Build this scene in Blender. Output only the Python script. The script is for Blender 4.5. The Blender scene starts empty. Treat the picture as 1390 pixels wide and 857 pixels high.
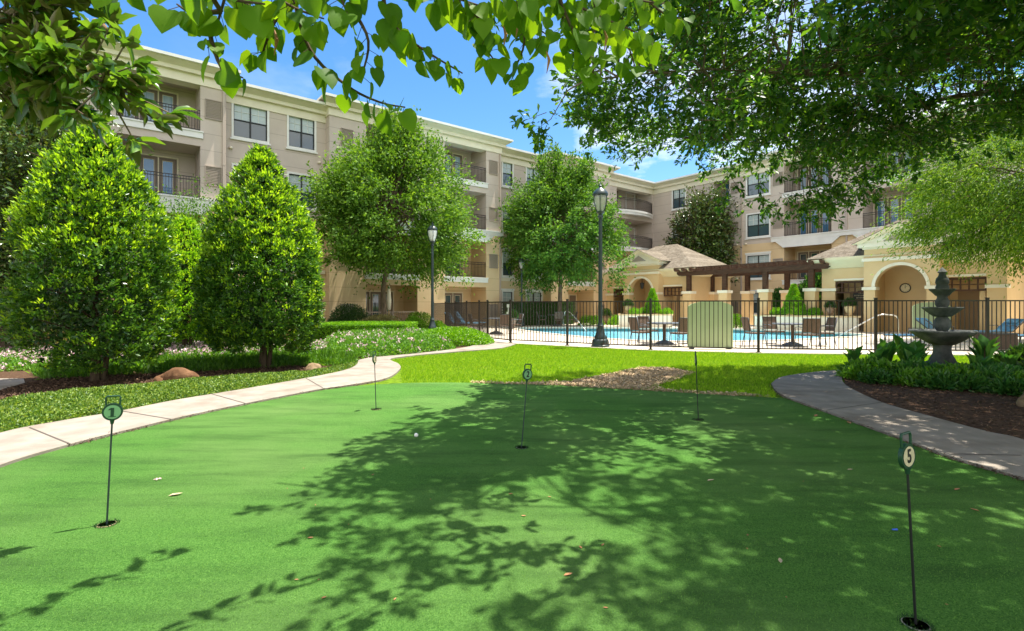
import bpy, math, random
import numpy as np
from mathutils import Matrix, Vector
from mathutils.geometry import tessellate_polygon

# ------------------------------------------------------------ camera, sky, sun
sc = bpy.context.scene
COL = sc.collection
F = 700.0; HC = 1.35; HZ = 415.0; CX = 695.0
cam_d = bpy.data.cameras.new("camera"); cam = bpy.data.objects.new("camera", cam_d); COL.objects.link(cam)
cam.location = (0, 0, HC); cam.rotation_euler = (math.radians(90), 0, 0)
cam_d.sensor_width = 36; cam_d.lens = F / 1390 * 36; cam_d.shift_y = -13.5 / 1390
cam_d.clip_start = 0.05; cam_d.clip_end = 3000
sc.camera = cam
sc.view_settings.view_transform = 'Standard'; sc.view_settings.look = 'None'
sc.view_settings.exposure = 1.28; sc.view_settings.gamma = 1
SUN = Vector((0.27, 0.12, 0.92)).normalized()
w = bpy.data.worlds.new("World"); sc.world = w; w.use_nodes = True
nt = w.node_tree; nt.nodes.clear()
def N(nt, t, **k):
    n = nt.nodes.new(t)
    for a, b in k.items(): setattr(n, a, b)
    return n
sky = N(nt, 'ShaderNodeTexSky'); sky.sky_type = 'NISHITA'; sky.sun_disc = False
sky.sun_elevation = math.asin(SUN.z); sky.sun_rotation = math.atan2(SUN.x, SUN.y)
sky.air_density = 1.0; sky.dust_density = 0.4; sky.ozone_density = 2.5; sky.altitude = 50
bg = N(nt, 'ShaderNodeBackground'); bg.inputs['Strength'].default_value = 0.12
out = N(nt, 'ShaderNodeOutputWorld')
tc = N(nt, 'ShaderNodeTexCoord'); mp = N(nt, 'ShaderNodeMapping'); mp.inputs['Scale'].default_value = (2.2, 2.2, 5.0)
mp.inputs['Location'].default_value = (0.35, 0.0, 0.2)
nz = N(nt, 'ShaderNodeTexNoise'); nz.inputs['Scale'].default_value = 1.3; nz.inputs['Detail'].default_value = 8; nz.inputs['Roughness'].default_value = 0.58
cr = N(nt, 'ShaderNodeValToRGB'); cr.color_ramp.elements[0].position = 0.47; cr.color_ramp.elements[1].position = 0.61
sep = N(nt, 'ShaderNodeSeparateXYZ')
lo = N(nt, 'ShaderNodeMapRange'); lo.inputs['From Min'].default_value = 0.55; lo.inputs['From Max'].default_value = 0.25
rt = N(nt, 'ShaderNodeMapRange'); rt.inputs['From Min'].default_value = -0.55; rt.inputs['From Max'].default_value = 0.25
m1 = N(nt, 'ShaderNodeMath', operation='MULTIPLY'); m2 = N(nt, 'ShaderNodeMath', operation='MULTIPLY')
hs = N(nt, 'ShaderNodeHueSaturation'); hs.inputs['Saturation'].default_value = 1.28; hs.inputs['Value'].default_value = .86
mix = N(nt, 'ShaderNodeMix', data_type='RGBA')
L = nt.links.new
L(tc.outputs['Generated'], mp.inputs['Vector']); L(mp.outputs[0], nz.inputs['Vector']); L(nz.outputs['Fac'], cr.inputs['Fac'])
L(tc.outputs['Generated'], sep.inputs[0]); L(sep.outputs['Z'], lo.inputs['Value']); L(sep.outputs['X'], rt.inputs['Value'])
L(cr.outputs['Color'], m1.inputs[0]); L(lo.outputs[0], m1.inputs[1]); L(m1.outputs[0], m2.inputs[0]); L(rt.outputs[0], m2.inputs[1])
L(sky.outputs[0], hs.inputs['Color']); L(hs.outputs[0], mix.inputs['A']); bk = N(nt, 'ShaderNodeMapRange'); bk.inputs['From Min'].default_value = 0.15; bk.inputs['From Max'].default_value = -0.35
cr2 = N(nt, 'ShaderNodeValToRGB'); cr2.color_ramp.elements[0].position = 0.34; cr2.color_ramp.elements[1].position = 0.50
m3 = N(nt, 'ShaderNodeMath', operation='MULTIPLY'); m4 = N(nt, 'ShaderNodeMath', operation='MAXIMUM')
L(sep.outputs['Y'], bk.inputs['Value']); L(nz.outputs['Fac'], cr2.inputs['Fac']); L(cr2.outputs['Color'], m3.inputs[0]); L(bk.outputs[0], m3.inputs[1])  # unseen clouds behind the camera, added as neutral fill for the facades
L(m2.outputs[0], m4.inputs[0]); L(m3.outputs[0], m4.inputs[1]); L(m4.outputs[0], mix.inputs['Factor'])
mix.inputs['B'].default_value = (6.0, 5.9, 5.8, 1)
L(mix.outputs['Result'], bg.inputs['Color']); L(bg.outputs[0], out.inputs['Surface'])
sd = bpy.data.lights.new("sun", 'SUN'); sd.energy = 4.7; sd.angle = math.radians(0.5); sd.color = (1.0, 0.94, 0.83)
so = bpy.data.objects.new("sun", sd); COL.objects.link(so); so.location = (10, 5, 40)
so.rotation_euler = SUN.to_track_quat('Z', 'Y').to_euler()

# ------------------------------------------------------------ helpers
def G(px, py, z=0.0):
    Y = F * (HC - z) / (py - HZ); return ((px - CX) / F * Y, Y)
def W3(px, py, Y): return ((px - CX) / F * Y, Y, HC + (HZ - py) / F * Y)
RNG = np.random.default_rng(7); random.seed(7)

def empty(name, label, cat, loc=(0, 0, 0), rz=0.0, group=None):
    o = bpy.data.objects.new(name, None); COL.objects.link(o); o.empty_display_size = 0.1
    o.location = loc; o.rotation_euler = (0, 0, rz); o['label'] = label; o['category'] = cat
    if group: o['group'] = group
    return o
def tag(o, label=None, cat=None, group=None, kind=None):
    if label: o['label'] = label
    if cat: o['category'] = cat
    if group: o['group'] = group
    if kind: o['kind'] = kind
    return o
def dup(o, parent=None, top=True):
    c = o.copy(); COL.objects.link(c)
    c.parent = parent
    for ch in list(o.children): dup(ch, c)
    return c
def link(name, me, mat, parent=None):
    o = bpy.data.objects.new(name, me); COL.objects.link(o)
    if mat: me.materials.append(mat)
    if parent: o.parent = parent
    return o

class MB:
    def __init__(s, M=None): s.v = []; s.f = []; s.M = M
    def face(s, pts):
        b = len(s.v); s.v += [tuple(p) for p in pts]; s.f.append(tuple(range(b, b + len(pts)))); return s
    def box(s, x0, x1, y0, y1, z0, z1):
        b = len(s.v)
        s.v += [(x0,y0,z0),(x1,y0,z0),(x1,y1,z0),(x0,y1,z0),(x0,y0,z1),(x1,y0,z1),(x1,y1,z1),(x0,y1,z1)]
        for f in ((0,3,2,1),(4,5,6,7),(0,1,5,4),(1,2,6,5),(2,3,7,6),(3,0,4,7)): s.f.append(tuple(b+i for i in f))
        return s
    def prism(s, poly, z0, z1, bottom=True):
        b = len(s.v); n = len(poly)
        s.v += [(p[0], p[1], z0) for p in poly] + [(p[0], p[1], z1) for p in poly]
        for i in range(n): s.f.append((b+i, b+(i+1)%n, b+n+(i+1)%n, b+n+i))
        for t in tessellate_polygon([[Vector((p[0], p[1], 0)) for p in poly]]):
            s.f.append(tuple(b+n+i for i in t))
            if bottom: s.f.append(tuple(b+i for i in reversed(t)))
        return s
    def tube(s, pts, r, seg=6, cap=True):
        pts = [Vector(p) for p in pts]; n = len(pts)
        if not hasattr(r, '__len__'): r = [r]*n
        b = len(s.v); up = Vector((0, 0, 1))
        d0 = (pts[1]-pts[0]).normalized()
        if abs(d0.z) > 0.9: up = Vector((0, 1, 0))
        u = d0.cross(up).normalized()
        for i, p in enumerate(pts):
            d = (pts[min(i+1, n-1)] - pts[max(i-1, 0)])
            if d.length < 1e-9: d = d0.copy()
            d.normalize(); u = (u - d*u.dot(d)).normalized(); vv = d.cross(u)
            for k in range(seg):
                a = 2*math.pi*k/seg; q = p + (u*math.cos(a) + vv*math.sin(a))*r[i]; s.v.append((q.x, q.y, q.z))
        for i in range(n-1):
            for k in range(seg):
                k2 = (k+1) % seg
                s.f.append((b+i*seg+k, b+i*seg+k2, b+(i+1)*seg+k2, b+(i+1)*seg+k))
        if cap:
            s.f.append(tuple(b+k for k in reversed(range(seg)))); s.f.append(tuple(b+(n-1)*seg+k for k in range(seg)))
        return s
    def lathe(s, prof, seg=24, c=(0, 0, 0), flute=None):
        b = len(s.v); n = len(prof)
        for (r, z) in prof:
            for k in range(seg):
                a = 2*math.pi*k/seg; rr = max(r, 1e-4)
                if flute: rr *= 1 + flute[0]*math.cos(flute[1]*a)
                s.v.append((c[0]+rr*math.cos(a), c[1]+rr*math.sin(a), c[2]+z))
        for i in range(n-1):
            for k in range(seg):
                k2 = (k+1) % seg
                s.f.append((b+i*seg+k, b+i*seg+k2, b+(i+1)*seg+k2, b+(i+1)*seg+k))
        s.f.append(tuple(b+k for k in reversed(range(seg)))); s.f.append(tuple(b+(n-1)*seg+k for k in range(seg)))
        return s
    def build(s, name, mat, parent=None, smooth=False, bevel=0, M=None, origin=True):
        me = bpy.data.meshes.new(name)
        v = s.v
        if s.M is not None: v = [tuple(s.M @ Vector(p)) for p in v]
        off = Vector((0, 0, 0))
        me.from_pydata(v, [], s.f); me.update()
        if smooth: me.polygons.foreach_set('use_smooth', [True]*len(me.polygons))
        o = link(name, me, mat, parent)
        if M is not None: o.matrix_local = M
        if smooth == 'auto':
            m = o.modifiers.new('es', 'EDGE_SPLIT'); m.split_angle = math.radians(40)
        if bevel:
            m = o.modifiers.new('bev', 'BEVEL'); m.width = bevel; m.segments = 2; m.limit_method = 'ANGLE'
        return o

def nmesh(name, V, Fc, k, mat, parent=None, smooth=False):
    """V (n,3) array, Fc (m,k) int array of polygons with k corners"""
    me = bpy.data.meshes.new(name)
    me.vertices.add(len(V)); me.vertices.foreach_set('co', np.ascontiguousarray(V, dtype=np.float32).ravel())
    m = len(Fc); me.loops.add(m*k); me.loops.foreach_set('vertex_index', np.ascontiguousarray(Fc, dtype=np.int32).ravel())
    me.polygons.add(m); me.polygons.foreach_set('loop_start', np.arange(0, m*k, k, dtype=np.int32))
    me.polygons.foreach_set('loop_total', np.full(m, k, dtype=np.int32))
    if smooth: me.polygons.foreach_set('use_smooth', np.ones(m, dtype=bool))
    me.update(calc_edges=True)
    return link(name, me, mat, parent)

def nrm(a): return a / np.maximum(np.linalg.norm(a, axis=-1, keepdims=True), 1e-9)
# leaf templates: (x along, y side, z fold), triangles
DIA = (np.array([[0,0,0],[.45,-.5,.10],[1,0,-.06],[.45,.5,.10]]), np.array([[0,1,2],[0,2,3]]))
OVA = (np.array([[0,0,0],[.3,-.42,.10],[.68,-.40,.10],[1,0,-.12],[.68,.40,.10],[.3,.42,.10],[.5,0,0]]),
       np.array([[0,1,6],[1,2,6],[2,3,6],[3,4,6],[4,5,6],[5,0,6]]))
SPA = (np.array([[0,0,0],[.7,-.5,.06],[1,-.12,-.04],[1,.12,-.04],[.7,.5,.06]]), np.array([[0,1,2],[0,2,3],[0,3,4]]))
HEART = (np.array([[0,0,0],[-.07,-.2,.05],[.03,-.42,.12],[.25,-.52,.14],[.52,-.47,.11],[.80,-.24,.03],[1.02,0,-.1],
                   [.80,.24,.03],[.52,.47,.11],[.25,.52,.14],[.03,.42,.12],[-.07,.2,.05],[.3,0,0],[.62,0,-.01]]),
         np.array([[0,1,12],[1,2,12],[2,3,12],[3,4,12],[4,13,12],[4,5,13],[5,6,13],[6,7,13],[7,8,13],[8,12,13],[8,9,12],[9,10,12],[10,11,12],[11,0,12]]))
BLADE = (np.array([[0,-.5,0],[0,.5,0],[1,0,.0]]), np.array([[0,1,2]]))
def leaves(name, P, D, Nn, Ln, Wd, tmpl, mat, parent=None, smooth=False):
    D = nrm(D); S = nrm(np.cross(Nn, D)); U = np.cross(D, S)
    T, tri = tmpl; n = len(P); k = len(T)
    Ln = np.broadcast_to(np.asarray(Ln, float), (n,)); Wd = np.broadcast_to(np.asarray(Wd, float), (n,))
    V = P[:, None, :] + (T[None, :, 0, None]*Ln[:, None, None])*D[:, None, :] + (T[None, :, 1, None]*Wd[:, None, None])*S[:, None, :] \
        + (T[None, :, 2, None]*Ln[:, None, None])*U[:, None, :]
    Fc = (tri[None] + (np.arange(n)*k)[:, None, None]).reshape(-1, 3)
    return nmesh(name, V.reshape(-1, 3), Fc, 3, mat, parent, smooth)
def rn(n, s=1.0): return RNG.normal(0, s, (n, 3))
def whorls(C, D, per, spread, jit):
    """per leaves round each tip; returns P, D, N"""
    n = len(C); C2 = np.repeat(C, per, 0); D2 = np.repeat(nrm(D), per, 0)
    Dl = nrm(D2 + rn(n*per, spread)); P = C2 + rn(n*per, jit)
    Nl = nrm(rn(n*per, .55) + np.array([0, 0, 1.0]))
    return P, Dl, Nl
def inpoly(P, poly):
    x, y = P[:, 0], P[:, 1]; c = np.zeros(len(P), bool); n = len(poly)
    for i in range(n):
        x1, y1 = poly[i]; x2, y2 = poly[(i+1) % n]
        if y1 == y2: continue
        t = ((y1 > y) != (y2 > y)) & (x < (x2-x1)*(y-y1)/(y2-y1)+x1); c ^= t
    return c
def polydist(P, poly):
    d = np.full(len(P), 1e9); n = len(poly)
    for i in range(n):
        a = np.array(poly[i]); b = np.array(poly[(i+1) % n]); ab = b-a
        t = np.clip(((P-a) @ ab)/max(ab @ ab, 1e-9), 0, 1); d = np.minimum(d, np.linalg.norm(P-(a+t[:, None]*ab), axis=1))
    return d
def sample(poly, n, excl=()):
    a = np.array(poly); lo_, hi_ = a.min(0), a.max(0); o = []; c = 0
    while c < n:
        P = RNG.uniform(lo_, hi_, (n*2+100, 2)); m = inpoly(P, poly)
        for e in excl: m &= ~inpoly(P, e)
        P = P[m]; o.append(P); c += len(P)
    return np.concatenate(o)[:n]
def vnoise(P, s, seed=0):
    """cheap smooth noise in -1..1 from sines"""
    r = np.random.default_rng(seed); o = np.zeros(len(P))
    for k in range(6):
        d = r.normal(0, 1, P.shape[1]); o += np.sin(P @ d * s * (1+.35*k) + r.uniform(0, 6.28))/(1+.3*k)
    return o/3.2
def smooth(pts, n=6, closed=False):
    pts = [np.array(p, float) for p in pts]; N_ = len(pts); o = []
    rng_ = range(N_) if closed else range(N_-1)
    for i in rng_:
        g = (lambda j: pts[j % N_]) if closed else (lambda j: pts[min(max(j, 0), N_-1)])
        p0, p1, p2, p3 = g(i-1), g(i), g(i+1), g(i+2)
        for k in range(n):
            t = k/n; o.append(tuple(.5*((2*p1)+(-p0+p2)*t+(2*p0-5*p1+4*p2-p3)*t*t+(-p0+3*p1-3*p2+p3)*t**3)))
    if not closed: o.append(tuple(pts[-1]))
    return o

# ------------------------------------------------------------ materials
def mat(name, col, rough=.7, spec=.4, metal=0, col2=None, nscale=8, detail=5, bump=0, bscale=None, stretch=(1,1,1), ramp=(.35,.65), coords='Object', col3=None, s2=1.2, m3=(.5,.75)):
    m = bpy.data.materials.new(name); m.use_nodes = True; t = m.node_tree; b = t.nodes['Principled BSDF']
    b.inputs['Roughness'].default_value = rough; b.inputs['Specular IOR Level'].default_value = spec; b.inputs['Metallic'].default_value = metal
    b.inputs['Base Color'].default_value = (*col, 1)
    tc = N(t, 'ShaderNodeTexCoord'); mp = N(t, 'ShaderNodeMapping'); mp.inputs['Scale'].default_value = stretch
    t.links.new(tc.outputs[coords], mp.inputs[0])
    if col2:
        nz = N(t, 'ShaderNodeTexNoise'); nz.inputs['Scale'].default_value = nscale; nz.inputs['Detail'].default_value = detail; nz.inputs['Roughness'].default_value = .6
        cr = N(t, 'ShaderNodeValToRGB'); e = cr.color_ramp.elements
        e[0].position = ramp[0]; e[0].color = (*col, 1); e[1].position = ramp[1]; e[1].color = (*col2, 1)
        t.links.new(mp.outputs[0], nz.inputs[0]); t.links.new(nz.outputs['Fac'], cr.inputs[0])
        last = cr.outputs[0]
        if col3:
            n3 = N(t, 'ShaderNodeTexNoise'); n3.inputs['Scale'].default_value = s2; n3.inputs['Detail'].default_value = 6
            r3 = N(t, 'ShaderNodeMapRange'); r3.inputs['From Min'].default_value = m3[0]; r3.inputs['From Max'].default_value = m3[1]
            mx = N(t, 'ShaderNodeMix', data_type='RGBA'); mx.inputs['B'].default_value = (*col3, 1)
            t.links.new(mp.outputs[0], n3.inputs[0]); t.links.new(n3.outputs['Fac'], r3.inputs['Value']); t.links.new(r3.outputs[0], mx.inputs['Factor'])
            t.links.new(last, mx.inputs['A']); last = mx.outputs['Result']
        t.links.new(last, b.inputs['Base Color'])
    if bump:
        nb = N(t, 'ShaderNodeTexNoise'); nb.inputs['Scale'].default_value = bscale or nscale*4; nb.inputs['Detail'].default_value = 6
        bp = N(t, 'ShaderNodeBump'); bp.inputs['Strength'].default_value = bump; bp.inputs['Distance'].default_value = .02
        t.links.new(mp.outputs[0], nb.inputs[0]); t.links.new(nb.outputs['Fac'], bp.inputs['Height']); t.links.new(bp.outputs[0], b.inputs['Normal'])
    return m
def leafmat(name, c1, c2, c3, trans=.35, tcol=None, rough=.5, spec=.35, back=None):
    m = bpy.data.materials.new(name); m.use_nodes = True; t = m.node_tree; b = t.nodes['Principled BSDF']; o = t.nodes['Material Output']
    g = N(t, 'ShaderNodeNewGeometry'); cr = N(t, 'ShaderNodeValToRGB'); e = cr.color_ramp.elements
    e[0].color = (*c1, 1); e[1].color = (*c3, 1); e[1].position = 1; k = e.new(.5); k.color = (*c2, 1)
    t.links.new(g.outputs['Random Per Island'], cr.inputs[0])
    base = cr.outputs[0]
    if back:
        mb = N(t, 'ShaderNodeMix', data_type='RGBA'); mb.inputs['B'].default_value = (*back, 1)
        t.links.new(g.outputs['Backfacing'], mb.inputs['Factor']); t.links.new(base, mb.inputs['A']); base = mb.outputs['Result']
    t.links.new(base, b.inputs['Base Color'])
    b.inputs['Roughness'].default_value = rough; b.inputs['Specular IOR Level'].default_value = spec
    tr = N(t, 'ShaderNodeBsdfTranslucent')
    mu = N(t, 'ShaderNodeMix', data_type='RGBA', blend_type='MULTIPLY'); mu.inputs['Factor'].default_value = 1
    tcol = tcol or (1.9, 1.75, .55); mu.inputs['B'].default_value = (*tcol, 1)
    t.links.new(cr.outputs[0], mu.inputs['A']); t.links.new(mu.outputs['Result'], tr.inputs['Color'])
    ms = N(t, 'ShaderNodeMixShader'); ms.inputs[0].default_value = trans
    t.links.new(b.outputs[0], ms.inputs[1]); t.links.new(tr.outputs[0], ms.inputs[2]); t.links.new(ms.outputs[0], o.inputs['Surface'])
    return m

def stucco(name, c, c2, joints=True):
    m = mat(name, c, rough=.9, spec=.15, col2=c2, nscale=.7, detail=8, bump=.25, bscale=45)
    if not joints: return m
    t = m.node_tree; b = t.nodes['Principled BSDF']; src = b.inputs['Base Color'].links[0].from_socket
    tc = N(t, 'ShaderNodeTexCoord'); sp = N(t, 'ShaderNodeSeparateXYZ'); fr = N(t, 'ShaderNodeMath', operation='MODULO'); fr.inputs[1].default_value = .78
    ls = N(t, 'ShaderNodeMath', operation='LESS_THAN'); ls.inputs[1].default_value = .022
    mx = N(t, 'ShaderNodeMix', data_type='RGBA'); mx.inputs['B'].default_value = (c[0]*.72, c[1]*.70, c[2]*.68, 1)
    t.links.new(tc.outputs['Object'], sp.inputs[0]); t.links.new(sp.outputs['Z'], fr.inputs[0]); t.links.new(fr.outputs[0], ls.inputs[0])
    t.links.new(ls.outputs[0], mx.inputs['Factor']); t.links.new(src, mx.inputs['A']); t.links.new(mx.outputs['Result'], b.inputs['Base Color'])
    return m
M_taupe = stucco('stucco_taupe', (.53,.45,.385), (.595,.51,.44))
M_tan = stucco('stucco_tan', (.64,.475,.275), (.70,.53,.32))
M_ptan = stucco('stucco_pavilion', (.66,.46,.24), (.72,.52,.28), False)
M_trim = mat('cream_trim', (.82,.74,.58), rough=.7, col2=(.76,.68,.52), nscale=2)
M_fascia = mat('yellow_cream_fascia', (.80,.68,.44), rough=.7, col2=(.74,.63,.40), nscale=2)
M_bcream = mat('cornice_cream', (.82,.755,.60), rough=.7, col2=(.76,.69,.54), nscale=2)
M_white = mat('white_paint', (.80,.79,.75), rough=.6, col2=(.72,.71,.67), nscale=1.5)
M_doorleaf = mat('taupe_paint', (.20,.155,.12), rough=.6)
M_black = mat('black_metal', (.012,.012,.013), rough=.45, spec=.5)
M_brownblack = mat('bronze_black_metal', (.022,.016,.012), rough=.5, spec=.4, col2=(.035,.024,.015), nscale=6)
M_sash = mat('dark_sash', (.02,.024,.024), rough=.5)
M_lampgreen = mat('dark_green_iron', (.018,.035,.036), rough=.4, spec=.5, col2=(.03,.05,.05), nscale=10, bump=.1)
M_vent = mat('vent_paint', (.34,.28,.225), rough=.7)
M_pipe = mat('pipe_paint', (.46,.38,.32), rough=.6)
def glassmat(name, col, rough=.04):
    m = mat(name, col, rough=rough, spec=.9, bump=.02, bscale=1.5); m.node_tree.nodes['Principled BSDF'].inputs['Coat Weight'].default_value = .6
    m.node_tree.nodes['Principled BSDF'].inputs['Coat Roughness'].default_value = .03
    return m
M_glass = glassmat('window_glass', (.05,.085,.105))
M_blind = mat('window_blinds', (.34,.43,.44), rough=.25, spec=.8, col2=(.46,.54,.54), nscale=2, stretch=(1,1,30))
M_doorglass = glassmat('door_glass', (.06,.20,.38)); M_curtain = mat('curtain', (.46,.60,.72), rough=.3, spec=.8, col2=(.20,.34,.52), nscale=3, stretch=(14,14,.3))  # door glass: blue of the reflected sky put into its base colour
def shingle():
    m = mat('roof_shingles', (.17,.145,.115), rough=.95, spec=.1, col2=(.27,.235,.185), nscale=5, stretch=(1,1,1), bump=.3, bscale=20)
    t = m.node_tree; b = t.nodes['Principled BSDF']; src = b.inputs['Base Color'].links[0].from_socket
    tc = N(t, 'ShaderNodeTexCoord'); br = N(t, 'ShaderNodeTexBrick'); br.inputs['Scale'].default_value = 1
    br.inputs['Brick Width'].default_value = .32; br.inputs['Row Height'].default_value = .075; br.inputs['Mortar Size'].default_value = .006
    br.inputs['Color1'].default_value = (1,1,1,1); br.inputs['Color2'].default_value = (.72,.70,.68,1); br.inputs['Mortar'].default_value = (.35,.33,.3,1)
    mp = N(t, 'ShaderNodeMapping'); mp.inputs['Rotation'].default_value = (math.radians(90),0,0)
    mx = N(t, 'ShaderNodeMix', data_type='RGBA', blend_type='MULTIPLY'); mx.inputs['Factor'].default_value = 1
    t.links.new(tc.outputs['Object'], mp.inputs[0]); t.links.new(mp.outputs[0], br.inputs[0]); t.links.new(src, mx.inputs['A']); t.links.new(br.outputs[0], mx.inputs['B'])
    t.links.new(mx.outputs['Result'], b.inputs['Base Color']); return m
M_roof = shingle()
M_concrete = mat('path_concrete', (.25,.218,.182), rough=.9, spec=.1, col2=(.335,.293,.248), nscale=3.5, detail=9, bump=.3, bscale=90, col3=(.19,.155,.12), s2=1.6, m3=(.5,.78))
M_deck = mat('pool_deck', (.50,.43,.34), rough=.9, spec=.15, col2=(.58,.51,.41), nscale=2, detail=8, bump=.1, bscale=60)
M_mulch = mat('mulch', (.045,.026,.016), rough=.95, spec=.1, col2=(.13,.075,.045), nscale=25, detail=8, bump=1, bscale=60)
M_soil = mat('dry_soil', (.38,.26,.14), rough=.95, spec=.1, col2=(.56,.42,.26), nscale=9, detail=8, bump=1, bscale=30)
M_ground = mat('ground_grass', (.06,.12,.008), rough=.95, spec=.05, col2=(.16,.26,.014), nscale=9, detail=9, bump=.8, bscale=70, col3=(.16,.15,.05), s2=.6, m3=(.6,.85))
def turfmat():
    m = mat('putting_turf', (.060,.180,.032), rough=.9, spec=.03, col2=(.150,.335,.068), nscale=140, detail=4, bump=.9, bscale=420, ramp=(.38,.62), col3=(.17,.30,.085), s2=.55, m3=(.42,.75))
    t = m.node_tree; b = t.nodes['Principled BSDF']; src = b.inputs['Base Color'].links[0].from_socket
    tc = N(t, 'ShaderNodeTexCoord'); mp = N(t, 'ShaderNodeMapping'); mp.inputs['Scale'].default_value = (.35,1.6,1); mp.inputs['Rotation'].default_value = (0,0,.25)
    n4 = N(t, 'ShaderNodeTexNoise'); n4.inputs['Scale'].default_value = 2.2; n4.inputs['Detail'].default_value = 9; n4.inputs['Roughness'].default_value = .68
    r4 = N(t, 'ShaderNodeMapRange'); r4.inputs['From Min'].default_value = .45; r4.inputs['From Max'].default_value = .74; r4.inputs['To Max'].default_value = .72
    mx = N(t, 'ShaderNodeMix', data_type='RGBA'); mx.inputs['B'].default_value = (.045,.105,.03,1)
    t.links.new(tc.outputs['Object'], mp.inputs[0]); t.links.new(mp.outputs[0], n4.inputs[0]); t.links.new(n4.outputs['Fac'], r4.inputs['Value'])
    t.links.new(r4.outputs[0], mx.inputs['Factor']); t.links.new(src, mx.inputs['A']); t.links.new(mx.outputs['Result'], b.inputs['Base Color'])
    b.inputs['Sheen Weight'].default_value = 0
    return m
M_turf = turfmat()
M_bark = mat('bark', (.10,.07,.045), rough=.95, spec=.1, col2=(.21,.16,.11), nscale=6, stretch=(3,3,.6), bump=1, bscale=14)
M_twig = mat('twig_bark', (.075,.05,.035), rough=.9, spec=.1, col2=(.13,.09,.06), nscale=20)
M_rock = mat('brown_rock', (.07,.035,.018), rough=.95, spec=.1, col2=(.22,.12,.065), nscale=4, detail=9, bump=1, bscale=12)
M_rocktan = mat('tan_rock', (.16,.11,.06), rough=.9, spec=.1, col2=(.36,.26,.16), nscale=5, detail=9, bump=1, bscale=12)
M_stone = mat('mossy_cast_stone', (.075,.08,.075), rough=.85, spec=.25, col2=(.17,.175,.165), nscale=5, detail=9, bump=.5, bscale=40, col3=(.045,.06,.045), s2=3, m3=(.45,.7))
M_wood = mat('stained_wood', (.055,.026,.015), rough=.75, spec=.25, col2=(.10,.05,.028), nscale=3, stretch=(1,1,8), bump=.4)
M_wicker = mat('brown_wicker', (.085,.055,.035), rough=.8, col2=(.15,.10,.07), nscale=40, stretch=(1,1,3), bump=.6, bscale=60)
M_blue = mat('blue_sling', (.12,.30,.46), rough=.8, col2=(.17,.37,.54), nscale=30)
M_greyf = mat('grey_frame', (.09,.10,.11), rough=.5)
M_panel = mat('pale_green_panel', (.42,.50,.27), rough=.7, col2=(.46,.54,.31), nscale=2)
M_chrome = mat('rail_metal', (.72,.70,.64), rough=.25, metal=.6)
M_plaster = mat('pool_plaster', (.52,.80,.88), rough=.8, col2=(.62,.86,.94), nscale=3)
M_tile = mat('pool_tile', (.02,.09,.10), rough=.2, spec=.6, col2=(.05,.17,.17), nscale=30)
M_urn = mat('urn_glaze', (.22,.13,.08), rough=.5, col2=(.30,.19,.12), nscale=5)

LF_holly = leafmat('holly_leaf', (.022,.085,.012), (.055,.15,.018), (.14,.28,.03), trans=.28, rough=.38, spec=.5)
LF_hollynew = leafmat('holly_new_leaf', (.17,.34,.015), (.26,.45,.02), (.38,.56,.04), trans=.4, rough=.45, spec=.4)
LF_mag = leafmat('magnolia_leaf', (.022,.06,.010), (.06,.13,.018), (.17,.25,.045), trans=.12, rough=.28, spec=.6, back=(.10,.09,.035))
LF_magnear = leafmat('magnolia_leaf_near', (.03,.09,.015), (.06,.15,.018), (.13,.25,.03), trans=.42, rough=.28, spec=.6, back=(.19,.15,.05))
LF_elm = leafmat('elm_leaf', (.045,.115,.012), (.095,.21,.02), (.20,.34,.04), trans=.34, rough=.6, spec=.25)
LF_elm2 = leafmat('maple_leaf', (.035,.10,.014), (.075,.18,.02), (.15,.28,.035), trans=.34, rough=.6, spec=.25)
LF_oak = leafmat('oak_leaf', (.020,.075,.018), (.042,.125,.024), (.12,.23,.03), trans=.45, rough=.42, spec=.4, tcol=(2.6,2.3,.6))
LF_feather = leafmat('feathery_leaf', (.045,.12,.012), (.10,.21,.018), (.24,.36,.04), trans=.4, rough=.6, spec=.2)
M_barkdark = mat('dark_bark', (.045,.032,.02), rough=.95, spec=.1, col2=(.11,.08,.05), nscale=8, stretch=(3,3,.6), bump=1, bscale=16)
LF_redbud = leafmat('redbud_leaf', (.065,.16,.010), (.11,.24,.014), (.17,.31,.02), trans=.55, rough=.55, spec=.2, tcol=(2.0,1.7,.45))
LF_jas = leafmat('jasmine_leaf', (.035,.10,.012), (.10,.20,.02), (.30,.40,.08), trans=.3, rough=.45, spec=.4)
LF_lir = leafmat('liriope_blade', (.05,.16,.015), (.10,.25,.02), (.17,.34,.03), trans=.35, rough=.4, spec=.45)
LF_hedge = leafmat('hedge_leaf', (.07,.20,.01), (.14,.33,.015), (.22,.42,.02), trans=.4, rough=.5, spec=.3)
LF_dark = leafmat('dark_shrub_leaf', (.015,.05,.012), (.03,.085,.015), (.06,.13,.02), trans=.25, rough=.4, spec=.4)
LF_canna = leafmat('canna_leaf', (.03,.12,.03), (.05,.16,.03), (.09,.21,.04), trans=.35, rough=.35, spec=.45)
LF_bronze = leafmat('bronze_leaf', (.16,.15,.05), (.24,.22,.08), (.32,.30,.13), trans=.3)
LF_grass = leafmat('grass_blade', (.09,.21,.006), (.19,.37,.010), (.36,.48,.05), trans=.45, rough=.6, spec=.2)
PET_pink = leafmat('pink_petal', (.62,.34,.42), (.72,.48,.52), (.80,.68,.66), trans=.3, tcol=(1,1,1))
PET_white = leafmat('white_petal', (.75,.72,.62), (.8,.78,.7), (.85,.84,.78), trans=.3, tcol=(1,1,1))
PET_orange = leafmat('orange_petal', (.6,.12,.02), (.7,.2,.03), (.7,.35,.05), trans=.3, tcol=(1,1,1))
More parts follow.
